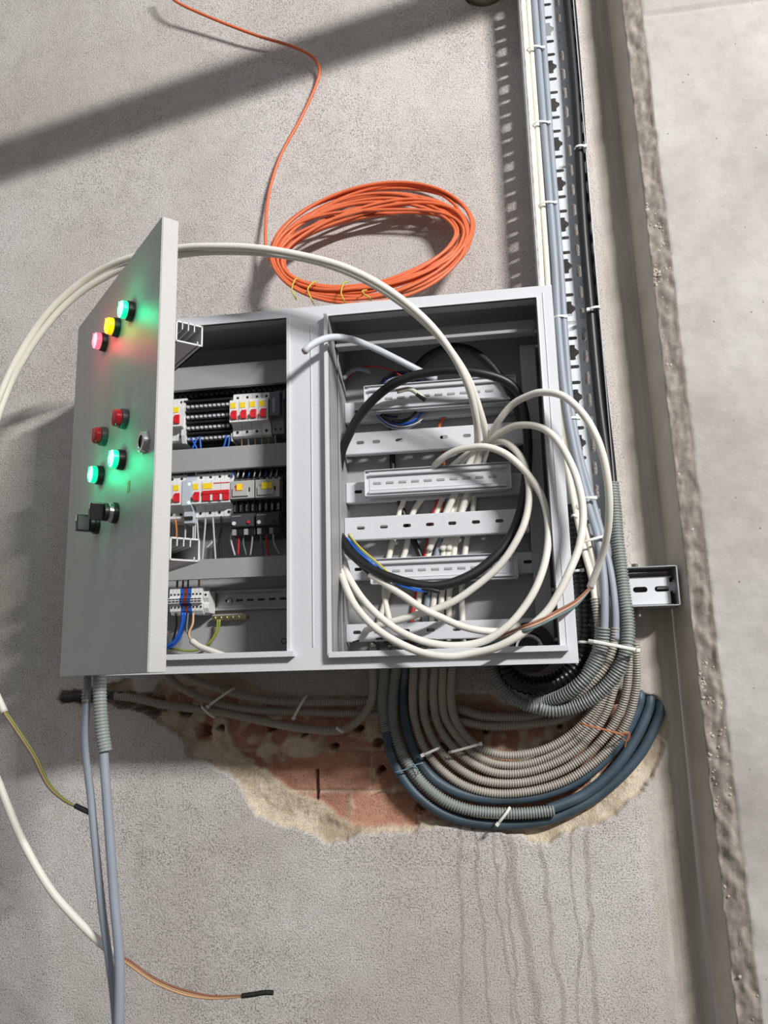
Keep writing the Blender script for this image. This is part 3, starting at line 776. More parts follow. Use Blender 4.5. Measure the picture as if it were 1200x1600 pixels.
# plug-in relay
xr = xA+.0534+.0188
e = empty('plug_in_relay', 'grey plug-in relay with smoked cover beside the upper breakers', 'relay', None, Matrix.Translation((xr, DY, Z1)))
MB().prism([(0, .004), (-.040, .004), (-.044, .020), (-.046, .026), (-.046, .066), (-.036, .070), (-.036, .088), (0, .088)], 0, .0215).build('socket', GREYP, e)
MB().box(.0012, .0203, -.066, -.046, .030, .074).build('smoked_case', SMOKE, e, bevel=.001)
MB().box(.007, .012, -.0665, -.0655, .036, .062).build('coil_label', GREYP, e)
for x in (.006, .0155):
    for (y, z) in ((-.0364, .080), (-.0428, .012)):
        m = MB(); screw(m, x, y, z, .0022); m.build('terminal_screw', DARKHOLE, e)

# black distribution block with rows of screws
xa, xb = P(290, 640, -.14).x, P(358, 640, -.14).x
e = empty('distribution_block', 'black distribution block with four rows of brass screws in the upper row', 'terminal block', None, Matrix.Translation((xa, DY, Z1)))
wd = xb-xa
MB().box(0, wd, -.030, 0, -.004, .078).build('base', BLACKP, e)
for k in range(4):
    z = .003+k*.0195; y = -.040-.004*k if k < 3 else -.048
    MB().box(0, wd, y+.001, -.029, z-.004, z+.0085).build('tier', BLACKP, e)
    f = MB()
    f.box(-.004, wd+.004, y-.004, y+.004, z+.0095, z+.0135).box(-.0065, wd+.0035, y-.001, y+.004, z+.008, z+.0095); f.build('fin', BLACKP, e)
    MB().box(.001, wd-.001, y-.001, y+.001, z-.003, z+.0055).build('busbar', DARKP, e)
    n = 10
    for j in range(n):
        m = MB().cyl((.004+j*(wd-.008)/(n-1), y-.001, z+.0012), (.004+j*(wd-.008)/(n-1), y-.0040, z+.0012), .0030, .0024, 8); m.build('screw', GALV, e)
MB().prism([(0, -.004), (-.046, -.004), (-.052, .010), (-.050, .045), (-.058, .060), (-.050, .074), (0, .078)], -.0075, -.001).build('end_plate', WHITE, e)
MB().prism([(0, -.004), (-.040, -.004), (-.042, .010), (-.030, .020), (0, .022)], wd+.0005, wd+.003).build('end_plate', WHITE, e)

# slotted black wiring duct above row 1 and in row 2
def sduct(zc, x0, x1, label, Y=-.085, h=.030, dep=.045, m=DARKP):
    e = empty('slotted_wiring_duct', label, 'wiring duct', None, Matrix.Translation((x0, Y, zc)))
    w = x1-x0
    MB().box(0, w, -.002, 0, -h/2, h/2).box(0, w, -dep, -dep+.002, -h/2+.004, h/2-.001).build('duct_cover', m, e)
    t = MB(); n = int(w/.010)
    for k in range(n): t.box(k*.010+.0015, k*.010+.0075, -dep+.002, -.002, -h/2, -h/2+.0015).box(k*.010+.0015, k*.010+.0075, -dep, -dep+.0015, -h/2-.001, -h/2+.007)
    t.build('duct_teeth', m, e)
    return e
sduct(P(360, 605, -.12).z, .05, .372, 'dark slotted wiring duct above the upper row of breakers')
sduct(P(360, 738, -.10).z+.004, .05, .372, 'dark slotted wiring duct above the lower row of devices', h=.016, dep=.03)

# row 2
x2 = P(285, 770, -.15).x
breaker(x2-.0356-.0178*0, Z2, 2, 'two-pole breaker in the lower row, beside the module with two indicator lights')
e = empty('signal_module', 'slim grey module with a blue and a green light in the lower row', 'module', None, Matrix.Translation((x2+.0003, DY, Z2)))
MB().prism([(0, -.008), (-.052, -.008), (-.054, .004), (-.054, .012), (-.066, .0215), (-.066, .066), (-.050, .068), (-.046, .076), (-.046, .088), (0, .088)], 0, .0175).build('module_case', mat('pale_blue_grey_plastic', s((186, 196, 206)), .4), e, bevel=.0006)
MB().dome((.0135, -.0662, .0590), (0, -1, 0), .0018, .001, 10, 3).build('blue_led', mat('blue_led', (.5, .7, 1), .3, emit=(.45, .65, 1), estr=12), e)
MB().dome((.0135, -.0662, .0260), (0, -1, 0), .0018, .001, 10, 3).build('green_led', mat('green_led', (.3, 1, .6), .3, emit=(.3, 1, .6), estr=12), e)
MB().box(.001, .0165, -.0560, -.0535, -.002, .0035).box(.002, .016, -.0480, -.046, .079, .086).build('terminal_strip', DARKHOLE, e)
x3 = x2+.0182
breaker(x3, Z2, 1, 'single-pole breaker in the lower row, beside the module with two lights', first=None)
b3 = breaker(x3+.0180, Z2, 3, 'wide three-pole breaker with one long red handle', single=True, w=.0172)
x4 = x3+.0180+.0172*3+.0004
def contactor(x, wd, label, label2, labw, redbtn):
    Y = DY; z0 = P(395, 800, -.145).z; zt = P(395, 744, -.145).z; h = zt-z0
    e = empty('contactor', label, 'contactor', None, Matrix.Translation((x, Y, z0)))
    MB().box(0, wd, -.046, 0, 0, h).build('lower_body', DARKP, e, bevel=.0006)
    MB().box(.0005, wd-.0005, -.066, -.046, h*.36, h*.86).box(.005, wd-.010, -.069, -.066, h*.42, h*.66).build('face', mat('contactor_grey', s((176, 176, 172)), .5), e, bevel=.0008)
    MB().box(wd-.012, wd-.0075, -.0664, -.0655, h*.54, h*.66).build('window', BLACKP, e)
    m = MB().box(.011, .023, -.0695, -.0655, h*.57, h*.74)
    m.build('actuator', REDT if redbtn else GREYP, e)
    MB().box(wd*.30, wd*.30+labw, -.0700, -.0694, h*.58, h*.76).build('sticker', YEL, e)
    for k in range(4):
        xx = wd*(k+.55)/4.1
        MB().cyl((xx, -.046, h*.93), (xx, -.050, h*.93), .0032, n=10).build('terminal_screw', STEEL, e)
        MB().box(xx-.0016, xx+.0016, -.056, -.046, h*.04, h*.22).build('contact_link', STEEL, e)
        MB().box(xx+.0022, xx+.0036, -.058, -.046, h*.0, h*.34).build('barrier', BLACKP, e)
    z1 = P(395, 836, -.145).z; h2 = z0-z1-.001
    r = empty('overload_relay', label2, 'relay', None, Matrix.Translation((x, Y, z1)))
    MB().box(.0005, wd-.001, -.056, 0, 0, h2).box(.0015, wd-.002, -.063, -.056, h2*.36, h2*.92).build('relay_case', DARKP, r, bevel=.0008)
    MB().box(.002, wd-.0025, -.0638, -.063, h2*.40, h2*.90).build('clear_cover', mat('dark_clear_cover', s((66, 69, 74)), .2), r)
    MB().cyl((.0075, -.0638, h2*.52), (.0075, -.066, h2*.52), .0034, n=16).build('dial', WHITE, r)
    MB().cyl((wd*.78, -.0638, h2*.55), (wd*.78, -.0665, h2*.55), .0026, n=12).build('reset_button', REDT if redbtn else BLACKP, r)
    MB().box(.003, wd*.45, -.0642, -.0637, h2*.83, h2*.86).build('printed_line', GREYP, r)
    for k in range(4):
        xx = wd*(k+.55)/4.1
        MB().box(xx-.0032, xx+.0032, -.060, -.056, h2*.02, h2*.28).build('terminal', GREYP if k % 2 == 0 else BLACKP, r)
    return z1
wdc = .0435
zo = contactor(x4, wdc, 'grey faced contactor with small square yellow sticker', 'dark thermal overload relay with a red button', .010, True)
contactor(x4+wdc+.0012, wdc+.001, 'grey faced contactor with wide yellow sticker', 'dark thermal overload relay without red button, at the divider', .0185, False)

# wires of the left bay
ORD = ['first', 'second', 'third', 'fourth', 'fifth', 'sixth', 'seventh', 'eighth', 'ninth']
def wire(cps, m, label, group=None, r=.0014, Y=-.12, name='wire', n=6):
    return cable(name, cps, r, m, label, 'wire', group, Y, n=n, step=.004)
for i, (a, b_) in enumerate([(289, 287), (301, 300), (304, 303), (307, 311), (320, 315), (332, 336)]):
    wire([(a, 806, -.130), (a+1, 815), (a+(b_-a)*.4+1, 840), (b_+1, 878, -.120)], WGREY, 'thin grey wire dropping below the lower row of breakers, %s from the door side' % ORD[i], 'grey wires below the lower breakers', .0017)
wire([(346, 806, -.130), (346, 825), (343, 845), (346, 878, -.118)], WBLK, 'black wire dropping beside the dark overload relay', r=.002)
wire([(274, 812, -.130), (276, 830), (275, 850, -.12)], mat('orange_wire', s((214, 130, 60)), .5), 'orange wire below the two-pole breaker', r=.0018)
wire([(333, 846, -.12), (322, 857, -.12)], WGREY, 'short slanting grey wire behind the hanging wires', r=.0018)
for cps, m, lb in [([(362, 833), (361, 845), (367, 868)], WGREY, 'grey wire below the first overload relay terminal'), ([(373, 833), (373, 845), (372, 868)], WRED, 'red wire below the overload relay with red button'),
                   ([(382, 833), (380, 848), (385, 868)], WTEAL, 'teal wire below the overload relay with red button'), ([(394, 833), (394, 845), (391, 868)], WGREY, 'grey wire between the two overload relays'),
                   ([(407, 833), (408, 848), (412, 868)], mat('slate_wire', s((96, 108, 128)), .5), 'slate blue wire below the second overload relay'), ([(417, 832), (417, 848), (419, 868)], WRED, 'red wire below the overload relay at the divider'),
                   ([(427, 832), (428, 848), (437, 866)], WGREY, 'grey wire nearest the divider post')]:
    wire([(c[0], c[1], -.142+.006*i) for i, c in enumerate(cps)], m, lb, r=.0017)
for i, cps in enumerate([[(298, 684), (303, 692), (308, 702)], [(307, 684), (305, 692), (300, 702)], [(312, 682), (313, 692), (314, 702)]]):
    wire(cps, WBLUE, 'short blue wire below the black screw terminal block, %s from the door side' % ORD[i], 'blue wires under terminal block end', .0018, -.135)
for i, cps in enumerate([[(354, 680), (352, 690), (349, 700)], [(358, 682), (358, 690), (356, 700)]]):
    wire(cps, WBLUE, 'short blue wire beside the upper breakers, %s from the door side' % ORD[i], 'blue wires beside the upper breakers', .0018, -.135)
for k in range(6):
    x = 377+k*10.6
    wire([(x, 680, -.128), (x+.5, 688), (x+1, 700, -.118)], WGREY if k % 2 else WTAN, 'thin wire leaving the bottom of the upper breakers, %s from the door side' % ORD[k], 'wires below the upper breakers', .0013)
for k in range(9):
    x = 362+k*8.6
    wire([(x, 746, -.135), (x+1.5, 740, -.137), (x+3, 733, -.115)], WGREY if k % 3 else WBLUE, 'thin wire entering the contactors from above, %s from the door side' % ORD[k], 'wires above the contactors', .0014)
for k in range(5):
    x = 291+k*12
    wire([(x, 744, -.13), (x+1, 738), (x+2, 731, -.11)], WGREY if k % 2 else mat('violet_wire', s((88, 80, 160)), .5), 'thin wire entering the lower row breakers from above, %s from the door side' % ORD[k], 'wires above the lower breakers', .0014)

# terminal blocks of the low zone
xt0 = P(263.5, 940, -.13).x; xt1 = P(315, 940, -.13).x; tw = (xt1-xt0)/9
zt0 = P(290, 960, -.125).z; th = P(290, 917, -.125).z-zt0
cols = ['w', 'w', 'w', 'b', 'r', 'b', 'w', 'w', 'w']
cn = {'w': (BRK, 'white'), 'b': (TERMB, 'blue'), 'r': (TERMR, 'brown')}
pos = ['at the hinge end of its row', 'second from the hinge end', 'beside the blue terminal', 'beside the inner white terminals', 'between the two blue terminals', 'on the divider side of the brown one',
       'touching the blue terminal on the divider side', 'second from the end bracket', 'against the end bracket']
for i, c in enumerate(cols):
    m_, nm = cn[c]
    e = empty('terminal_block', '%s rail terminal block %s' % (nm, pos[i]), 'terminal block', 'terminal blocks on the low rail', Matrix.Translation((xt0+i*tw, DY, zt0)))
    MB().prism([(0, 0), (-.030, 0), (-.036, .006), (-.038, th*.36), (-.045, th*.40), (-.045, th*.58), (-.040, th*.62), (-.040, th*.92), (-.034, th), (0, th)], .0003, tw-.0003).build('terminal_body', m_, e)
    mm = MB(); screw(mm, tw*.5, -.0372, th*.26, .0019); mm.build('screw', DARKHOLE, e)
    mm = MB(); screw(mm, tw*.5, -.0400, th*.72, .0019); mm.build('screw', DARKHOLE, e)
    MB().box(.0008, tw-.0008, -.0455, -.045, th*.43, th*.48).box(.0008, tw-.0008, -.0455, -.045, th*.52, th*.56).build('jumper_slot', DARKHOLE, e)
e = empty('end_bracket', 'pale grey end bracket clamping the row of rail terminals', 'bracket', None, Matrix.Translation((xt1+.0005, DY, zt0+.002)))
MB().prism([(0, 0), (-.028, 0), (-.034, .008), (-.034, .016), (-.028, .018), (-.036, .026), (-.036, .036), (-.030, .038), (0, .040)], 0, .0085).build('bracket_body', WHITE, e, bevel=.0006)
mm = MB(); screw(mm, .0042, -.0362, .031, .0022); mm.build('screw', DARKHOLE, e)
# earth bar
qa = P(331, 966, -.095); qb = P(384, 964, -.095)
e = empty('earth_bar', 'short brass earth bar with screws below the rail', 'earth bar', None, Matrix.Translation((qa.x, -.0805, (qa.z+qb.z)/2)))
le = qb.x-qa.x
MB().box(0, le, -.014, -.007, -.004, .004).build('brass_bar', BRASS, e, bevel=.0004)
for k in range(6):
    x = .004+k*(le-.008)/5
    MB().cyl((x, -.014, 0), (x, -.0165, 0), .0034, .0030, 10).build('screw', CHROME, e)
for x in (.002, le-.002): MB().cyl((x, -.007, 0), (x, 0, 0), .003, n=10).build('stud', STEEL, e)
wire([(275, 958, -.125), (276, 975), (272, 995), (266, 1014, -.10)], WBLK, 'black wire hanging from the rail terminals', r=.0020)
wire([(285, 957, -.125), (284, 975), (276, 997), (263, 1008), (244, 1013, -.11)], WBLUE, 'thick blue wire curving down from the blue terminal', 'blue wires under terminals', r=.0026)
wire([(289, 957, -.122), (287, 978), (279, 1000), (266, 1011), (244, 1017, -.105)], WBLUE, 'second blue wire tucked under the thick blue one', 'blue wires under terminals', r=.0022)
wire([(294, 958, -.125), (292, 985), (297, 996), (300, 1003, -.135)], WTEAL, 'green wire running into the white cable end', r=.0014)
wire([(302, 958, -.125), (301, 975), (295, 990), (300, 1003, -.135)], WTAN, 'tan wire running into the white cable end', r=.0022)
cable('cable', [(299, 1001, -.135), (312, 1010), (330, 1017), (358, 1027, -.15)], .0052, CABW, 'stripped white cable end lying inside low left bay', 'cable', None)
wire([(343, 968, -.098), (342, 980), (335, 996), (322, 1010), (300, 1017), (262, 1013, -.09)], WGRN, 'green and yellow wire looping down from the earth bar', r=.0022)
wire([(340, 968, -.098), (338, 985), (330, 1000), (318, 1012, -.10)], WGRN, 'second green and yellow wire beside the earth bar loop', r=.0016)
for px, m_, lb in ((276, BLACKP, 'black'), (285, TERMR, 'brown'), (293, WTEAL, 'teal'), (310, WTAN, 'tan')):
    wire([(px, 921, -.118), (px+1, 912), (px+1, 903, -.10)], m_, '%s wire entering the rail terminals from above' % lb, r=.0018)

# ------------------------------------------------------------------ vertical cable tray
TX0, TX1, TYB, TYF = .8150, .9185, -.030, -.080
TZ1 = 1.62; TZ0 = P(990, 1030, TYF).z
tray = empty('cable_tray', 'vertical perforated galvanised cable tray right of the cabinet', 'cable tray')
TMX = lambda z: 0.0
hs = []
zp = P(853, 47, TYB).z
z = zp-.0865*20
while z < TZ1-.03:
    if z > TZ0+.02:
        cx = .8705
        c = [(cx+.0105*math.cos(math.radians(a))*(1.0), z+.0105*math.sin(math.radians(a))) for a in range(0, 360, 15)]
        c2 = []
        for a in range(0, 360, 10):
            r = .0095 if min(abs((a-b+180) % 360-180) for b in (0, 90, 180, 270)) > 25 else (.0150 if min(abs((a-b+180) % 360-180) for b in (90, 270)) <= 25 else .0115)
            c2.append((cx+r*math.cos(math.radians(a)), z+r*math.sin(math.radians(a))))
        hs.append(c2)
        hs.append([(.8305+.0088*math.cos(math.radians(a)), z+.0088*math.sin(math.radians(a))) for a in range(0, 360, 20)])
        for dz in (.028, -.028):
            hs.append(slot(cx, z+dz, .021, .0065)); hs.append(slot(.8305, z+dz, .018, .0065))
    z += .0865
z = P(871, 30, TYB).z-.0425*40
while z < TZ1-.03:
    if z > TZ0+.03: hs.append(slot(.8935, z, .0085, .026))
    z += .0425
plate('tray_base', rect(TX0, TX1, TZ0, TZ1), hs, .0013, GALV, tray, at(XZ, TYB))
YZ = Matrix(((0, 0, 1, 0), (1, 0, 0, 0), (0, 1, 0, 0), (0, 0, 0, 1)))    # plate (u,v,w) -> (x=w, y=u, z=v)
hs = []; z = zp-.0865*20
while z < TZ1-.05:
    if z > TZ0+.04: hs += [[(-.047+.0098*math.cos(math.radians(q)), z+.0098*math.sin(math.radians(q))) for q in range(0, 360, 15)], slot(-.047, z+.028, .021, .0065), slot(-.047, z-.028, .021, .0065)]
    z += .0865
plate('tray_flange', rect(TYF, TYB, TZ0, TZ1), hs, .0013, GALV, tray, Matrix.Translation((TX0, 0, 0)) @ YZ)
hs = []; z = TZ0+.03
while z < TZ1-.03:
    hs.append(slot(-.050, z, .0085, .026)); z += .0425
plate('tray_flange', rect(-.062, TYB, TZ0, TZ1), hs, .0013, GALV, tray, Matrix.Translation((TX1+.002, 0, 0)) @ YZ)
for z in (1.25, .62, .12):
    MB().box(.835, .900, TYB, -.0005, z-.02, z+.02).build('stand_off', GALVD, tray)

# mounting channel between tray and column, with its end bracket and bolts
chn = empty('mounting_channel', 'short slotted steel channel fixed between the tray and the concrete column', 'channel')
Yc = -.052
xr_ = P(1047, 925, Yc).x; zt_ = P(1020, 903, Yc).z; zb_ = P(1020, 944, Yc).z
xl_ = TX1+.003
plate('channel_face', rect(xl_, xr_, zb_, zt_), [slot(P(1000, 919, Yc).x, (zt_+zb_)/2+.003, .024, .0095), slot(P(1034, 919, Yc).x, (zt_+zb_)/2+.003, .024, .0095)], .002, GALV, chn, at(XZ, Yc))
MB().box(xl_, xr_+.004, Yc, -.001, zt_, zt_+.002).box(xl_, xr_+.004, Yc, -.001, zb_-.002, zb_).box(xl_, xr_-.03, Yc+.012, Yc+.013, zb_+.004, zb_+.005).build('channel_side', GALVD, chn)
Yb = -.075
zt2 = P(1030, 884, Yb).z; zb2 = P(1030, 947, Yb).z; xw = 1.0085
MB().box(xl_+.0, xw, Yb, -.002, zt2-.002, zt2).box(xl_+.004, xw, Yb, -.002, zb2, zb2+.002).box(xw-.0025, xw, Yb, -.002, zb2, zt2).build('end_bracket_plate', GALVD, chn, bevel=.0005)
qz = P(1065, 916, -.045).z
MB().cyl((xw-.0025, -.045, qz), (xw-.010, -.045, qz), .0085, n=6).cyl((xw-.010, -.045, qz), (xw-.030, -.045, qz), .004, n=12).cyl((xw-.0025, -.045, qz), (xw-.0042, -.045, qz), .0115, n=20).build('anchor_bolt', GALV, chn)
q1 = P(998, 955, -.055)
MB().cyl((q1.x, -.055, zb2), (q1.x, -.055, zb2-.010), .0065, n=6).cyl((q1.x, -.055, zb2-.010), (q1.x, -.055, zb2-.015), .004, n=12).build('nut', STEEL, chn)
q1 = P(992, 885, -.055)
MB().cyl((q1.x, -.055, zt2), (q1.x, -.055, zt2+.007), .0060, n=6).build('nut', STEEL, chn)

# ------------------------------------------------------------------ cables inside the tray
TC = -.045
def c_(cps, r, m, label, group=None, Y=TC, name='cable', n=10): return cable(name, cps, r, m, label, 'cable', group, Y, n=n)
gtr = 'cables clipped down the tray'
c_([(812, -90, TC), (817, 0), (831, 200), (844, 400), (853, 560), (864, 640), (885, 725), (900, 800, -.052), (913, 860, -.07), (925, 905, -.08), (931, 945, -.085)], .0056, CABC, 'outermost cream cable down the left edge of the tray', gtr)
c_([(821, -90, TC), (826, 0), (840, 200), (854, 400), (862, 520), (878, 650), (892, 720), (906, 790, -.05), (921, 850, -.07), (935, 905, -.08), (940, 945, -.085)], .0056, CABC, 'second cream cable in the tray, beside the grey ones', gtr)
c_([(830, -90, TC-.003), (835, 0), (850, 200), (866, 400), (873, 520), (883, 620), (898, 705), (918, 785, -.06), (934, 840, -.08), (943, 900, -.09), (945, 950, -.095), (944, 1000, -.095)], .0066, CABG, 'thicker blue grey cable in the tray, next to the cream ones', gtr, Y=TC-.003)
c_([(840, -90, TC-.001), (845, 0), (859, 200), (875, 400), (884, 540), (893, 640), (908, 720), (928, 790, -.055), (944, 850, -.07), (955, 900, -.08), (961, 950, -.085), (962, 1000, -.085)], .0062, CABG, 'blue grey cable in the tray, nearest the perforations', gtr, Y=TC-.001)
c_([(880, -90, -.052), (886, 0), (899, 150), (911, 350), (922, 480), (935, 620), (948, 720), (957, 790, -.055)], .0088, CABB, 'thick black cable down the shaded right side of the tray', gtr)
c_([(885, -90, -.038), (893, 0), (905, 150), (917, 350), (929, 480), (943, 620), (954, 720), (960, 790, -.05)], .0080, CABB, 'thinner black cable tucked behind the thick one in the tray', gtr)

def tie(a, b, Y, label, group=None, w=.0022, m=TIEW, head=1, arch=.006, name='cable_tie', cat='cable tie'):
    """strap across cables from pixel a to b, bulging towards the viewer; head at a (0), b (1) or none"""
    A = P(*a, Y); B = P(*b, Y)
    e = empty(name, label, cat, group, Matrix.Translation((A+B)/2))
    o_ = (A+B)/2
    pts = [A.lerp(B, t)-o_+Vector((0, -arch*math.sin(math.pi*t)**.6+.004*(1 if t in (0, 1) else 0), 0)) for t in [i/10 for i in range(11)]]
    dr = (B-A).normalized()
    MB().tube(pts, w, 8, flat=(Vector((0, -1, 0)), .35)).build('strap', m, e)
    if head is not None:
        h = (B if head else A)-o_
        R_ = Matrix.Translation(h) @ dr.to_track_quat('X', 'Y').to_matrix().to_4x4()
        MB().box(-.003, .003, -.003, .003, -.0034, .0034, R_).build('head', m, e, bevel=.0006)
    return e
for a, b_, lb in [((824, 75), (849, 75), 'topmost white cable tie on the tray cables'), ((833, 193), (858, 192), 'second white cable tie from the top of the tray'), ((842, 319), (868, 317), 'third white cable tie from the top of the tray'),
                  ((865, 496), (884, 495), 'white cable tie on the tray cables, level with the top of the cabinet opening'), ((882, 655), (904, 653), 'white cable tie on the tray cables behind the looping white cables')]:
    tie(a, b_, TC-.010, lb, 'ties down the tray cables')
tie((911, 779), (930, 778), -.072, 'white cable tie where the grey cables leave the tray', 'ties down the tray cables')
tie((909, 848), (944, 838), -.092, 'lowest white tie on the cream and grey tray cables', 'ties down the tray cables', head=1)
tie((898, 231), (914, 229), -.066, 'white cable tie round the black cable in the upper tray', head=1)
tie((919, 484), (938, 480), -.066, 'white cable tie round the black cable beside the cabinet top', head=0)

# ------------------------------------------------------------------ conduits
gh = 'corrugated conduits bending through the wall hole'
rs, rb = .0078, .0105
def cd(cps, r, m, label, group=gh, Y=-.012, **k): return conduit('corrugated_conduit', cps, r, m, label, group, Y, **k)
# left running ones
cd([(583, 1010, -.09), (583, 1047, -.07), (583, 1080, -.04), (576, 1106, -.022), (556, 1129, -.014), (527, 1142, -.012), (480, 1139), (440, 1133), (390, 1122), (345, 1113), (300, 1107), (255, 1101), (215, 1092), (180, 1087)], rs, CORR, 'lowest grey conduit running left through the wall groove')
cd([(190, 1087, -.011), (150, 1086), (120, 1088), (97, 1091, .004)], .0080, CORRD, 'dark dusty conduit stub at the far left end of the wall groove', 'conduit stubs')
cd([(240, 1030, -.08), (268, 1063, -.05), (305, 1086, -.018), (345, 1100, -.012), (385, 1108), (448, 1112), (513, 1114), (590, 1116, -.004), (660, 1120, .0), (718, 1127, -.004), (768, 1135), (831, 1131, -.008), (881, 1122, -.01), (915, 1100, -.014), (945, 1062, -.02), (955, 1030)], rs, CORR, 'middle grey conduit passing behind the upright ones')
cd([(255, 1030, -.08), (290, 1056, -.05), (340, 1075, -.022), (380, 1087, -.014), (430, 1095), (490, 1097), (560, 1097, -.004), (640, 1098, .0), (714, 1108, -.004), (755, 1119), (810, 1121), (852, 1114, -.008), (900, 1095, -.01), (930, 1060, -.015), (945, 1030)], rs*1.06, CORR, 'uppermost grey conduit running left under the cabinet')
# blue pipes
def pipe(cps, r, label, group='dusty blue pipes in the wall hole', Y=-.012): return cable('blue_pipe', cps, r, BLUEP, label, 'pipe', group, Y, n=14)
pipe([(603, 1128, -.016), (605, 1145, -.014), (614, 1187), (643, 1233), (685, 1267), (735, 1284), (789, 1288), (850, 1282), (910, 1257), (958, 1224), (1000, 1178), (1026, 1128), (1032, 1100, .01), (1028, 1085, .03)], .0088, 'outermost dusty blue pipe along the bottom of the hole')
pipe([(855, 1265, -.014), (885, 1254), (918, 1238), (958, 1204), (992, 1156), (1012, 1112), (1016, 1090, .01), (1012, 1075, .03)], .0088, 'dusty blue pipe coming out of a cut grey conduit')
pipe([(636, 1010, -.09), (635, 1046, -.07), (631, 1083, -.03), (635, 1137, -.014), (652, 1183), (681, 1219), (727, 1242), (781, 1249), (843, 1243), (900, 1221), (943, 1188), (977, 1146), (996, 1106), (1000, 1085, .006), (997, 1070, .03)], .0088, 'innermost dusty blue pipe, between grey conduits')
# upright-to-right conduits
cd([(601, 1010, -.09), (601, 1046, -.07), (598, 1085, -.035), (600, 1120, -.018), (604, 1142, -.016)], rb*.95, CORRG, 'wide grey conduit sleeved over the outer blue pipe', pitch=.0047)
cd([(620, 1010, -.09), (619, 1046, -.07), (614, 1083, -.035), (615, 1133, -.016), (629, 1177), (656, 1219), (693, 1250), (735, 1266), (789, 1271), (830, 1270), (866, 1266)], rb*.95, CORRG, 'wide grey conduit ending cut open at the bottom of the hole', pitch=.0047)
def Yt(y): return max(-.09, min(-.012, -.012-(1130-y)*.0009)) if y < 1130 else -.012
for i, (cps, lb) in enumerate([
    ([(648, 1010), (647, 1046), (645, 1083), (648, 1125), (662, 1167), (689, 1202), (729, 1229), (779, 1240), (835, 1235), (885, 1219), (928, 1192), (960, 1160), (982, 1121), (993, 1078), (995, 1042), (993, 1005)], 'outermost of the narrow grey conduits bending under the cabinet'),
    ([(664, 1010), (663, 1046), (661, 1083), (664, 1123), (679, 1160), (706, 1192), (744, 1216), (787, 1224), (835, 1219), (882, 1202), (924, 1173), (955, 1137), (975, 1094), (982, 1046), (982, 1005)], 'second narrow grey conduit from the outside of the bend'),
    ([(680, 1010), (679, 1046), (677, 1083), (682, 1124), (697, 1154), (725, 1183), (760, 1203), (797, 1209), (843, 1201), (889, 1180), (920, 1152), (943, 1120), (958, 1079), (968, 1040), (971, 1005)], 'middle narrow grey conduit of the bend'),
    ([(693, 1010), (692, 1046), (691, 1083), (695, 1118), (713, 1149), (740, 1177), (772, 1192), (812, 1195), (852, 1184), (890, 1163), (918, 1135), (938, 1101), (951, 1060), (958, 1010)], 'fourth narrow grey conduit, second from the inside of the bend'),
    ([(707, 1010), (706, 1046), (704, 1083), (708, 1115), (723, 1144), (748, 1167), (781, 1179), (818, 1179), (858, 1168), (895, 1146), (920, 1118), (937, 1080), (943, 1030)], 'innermost narrow grey conduit of the bend')]):
    cc2 = [(x, y, Yt(y) if x < 760 else max(-.055, -.012-max(0, 1150-y)*.0003-.004*(i == 4))) for x, y in cps]
    cd(cc2, rs*.98, CORR, lb)
# front group coming off the tray
gf = 'conduits hanging from the foot of the tray'
cd([(956, 755, -.062), (961, 800), (964, 840), (969, 880, -.07), (975, 930), (981, 975, -.08), (979, 1015, -.085), (965, 1050, -.08), (937, 1082, -.07), (900, 1103, -.06), (865, 1110), (843, 1106, -.055)], .0118, CORRG, 'long thick green grey conduit curving down and left from the tray', gf, pitch=.0050)
cd([(852, 1108, -.052), (820, 1101), (793, 1083), (774, 1056), (765, 1030)], .0105, CORRG, 'darker thick conduit rising to the cabinet base', gf, pitch=.0047)
cd([(943, 981, -.095), (940, 1010), (929, 1040), (906, 1068, -.085), (878, 1087, -.07), (848, 1097, -.05), (825, 1096)], .0112, CORRG, 'open-ended thick conduit with a grey cable inside', gf, pitch=.0050)
cd([(961, 981, -.085), (958, 1008), (948, 1035), (930, 1060, -.075), (905, 1082, -.065), (880, 1096, -.05)], .0078, CORR, 'open-ended thin conduit between the two thick ones', gf, pitch=.0047)
cd([(929, 934, -.086), (933, 958), (936, 985, -.08), (932, 1015, -.07), (915, 1050, -.06)], .0074, CORR, 'small grey conduit round the cream cables', gf, pitch=.0047)
conduit('black_corrugated_hose', [(893, 790, -.036), (901, 840), (909, 900), (915, 960), (912, 1010, -.045), (893, 1047), (862, 1068), (826, 1071), (800, 1057), (790, 1030, -.06), (795, 1000, -.08)], .0165, CORRB, 'thick glossy black ribbed hose curling under the cabinet corner', None, None, pitch=.0085, amp=.13, n=20, cat='hose')
# left hanging ones, under the cabinet
conduit('corrugated_conduit', [(140, 1035, -.28), (137, 1060), (134, 1085), (134, 1098)], .0062, CORRG, 'narrow short conduit hanging below the door, open at its end', 'short conduits below the door', -.28, pitch=.0047)
conduit('corrugated_conduit', [(157, 1035, -.285), (156, 1070), (157, 1110), (161, 1150), (165, 1174)], .0106, CORRG, 'wide short conduit hanging below the door', 'short conduits below the door', -.285, pitch=.0050, amp=.12)
c_([(138, 1050, -.28), (135, 1101), (133, 1163), (142, 1247), (150, 1330), (160, 1424), (170, 1497, -.265), (178, 1559), (184, 1640)], .0058, CABG, 'thinner grey cable hanging down from the narrow short conduit', 'grey cables hanging below the cabinet', -.28)
c_([(157, 1060, -.285), (162, 1176), (167, 1247), (173, 1330), (179, 1413), (185, 1476), (187, 1538), (185, 1640)], .0070, CABG, 'thicker grey cable hanging down from the wide short conduit', 'grey cables hanging below the cabinet', -.285)

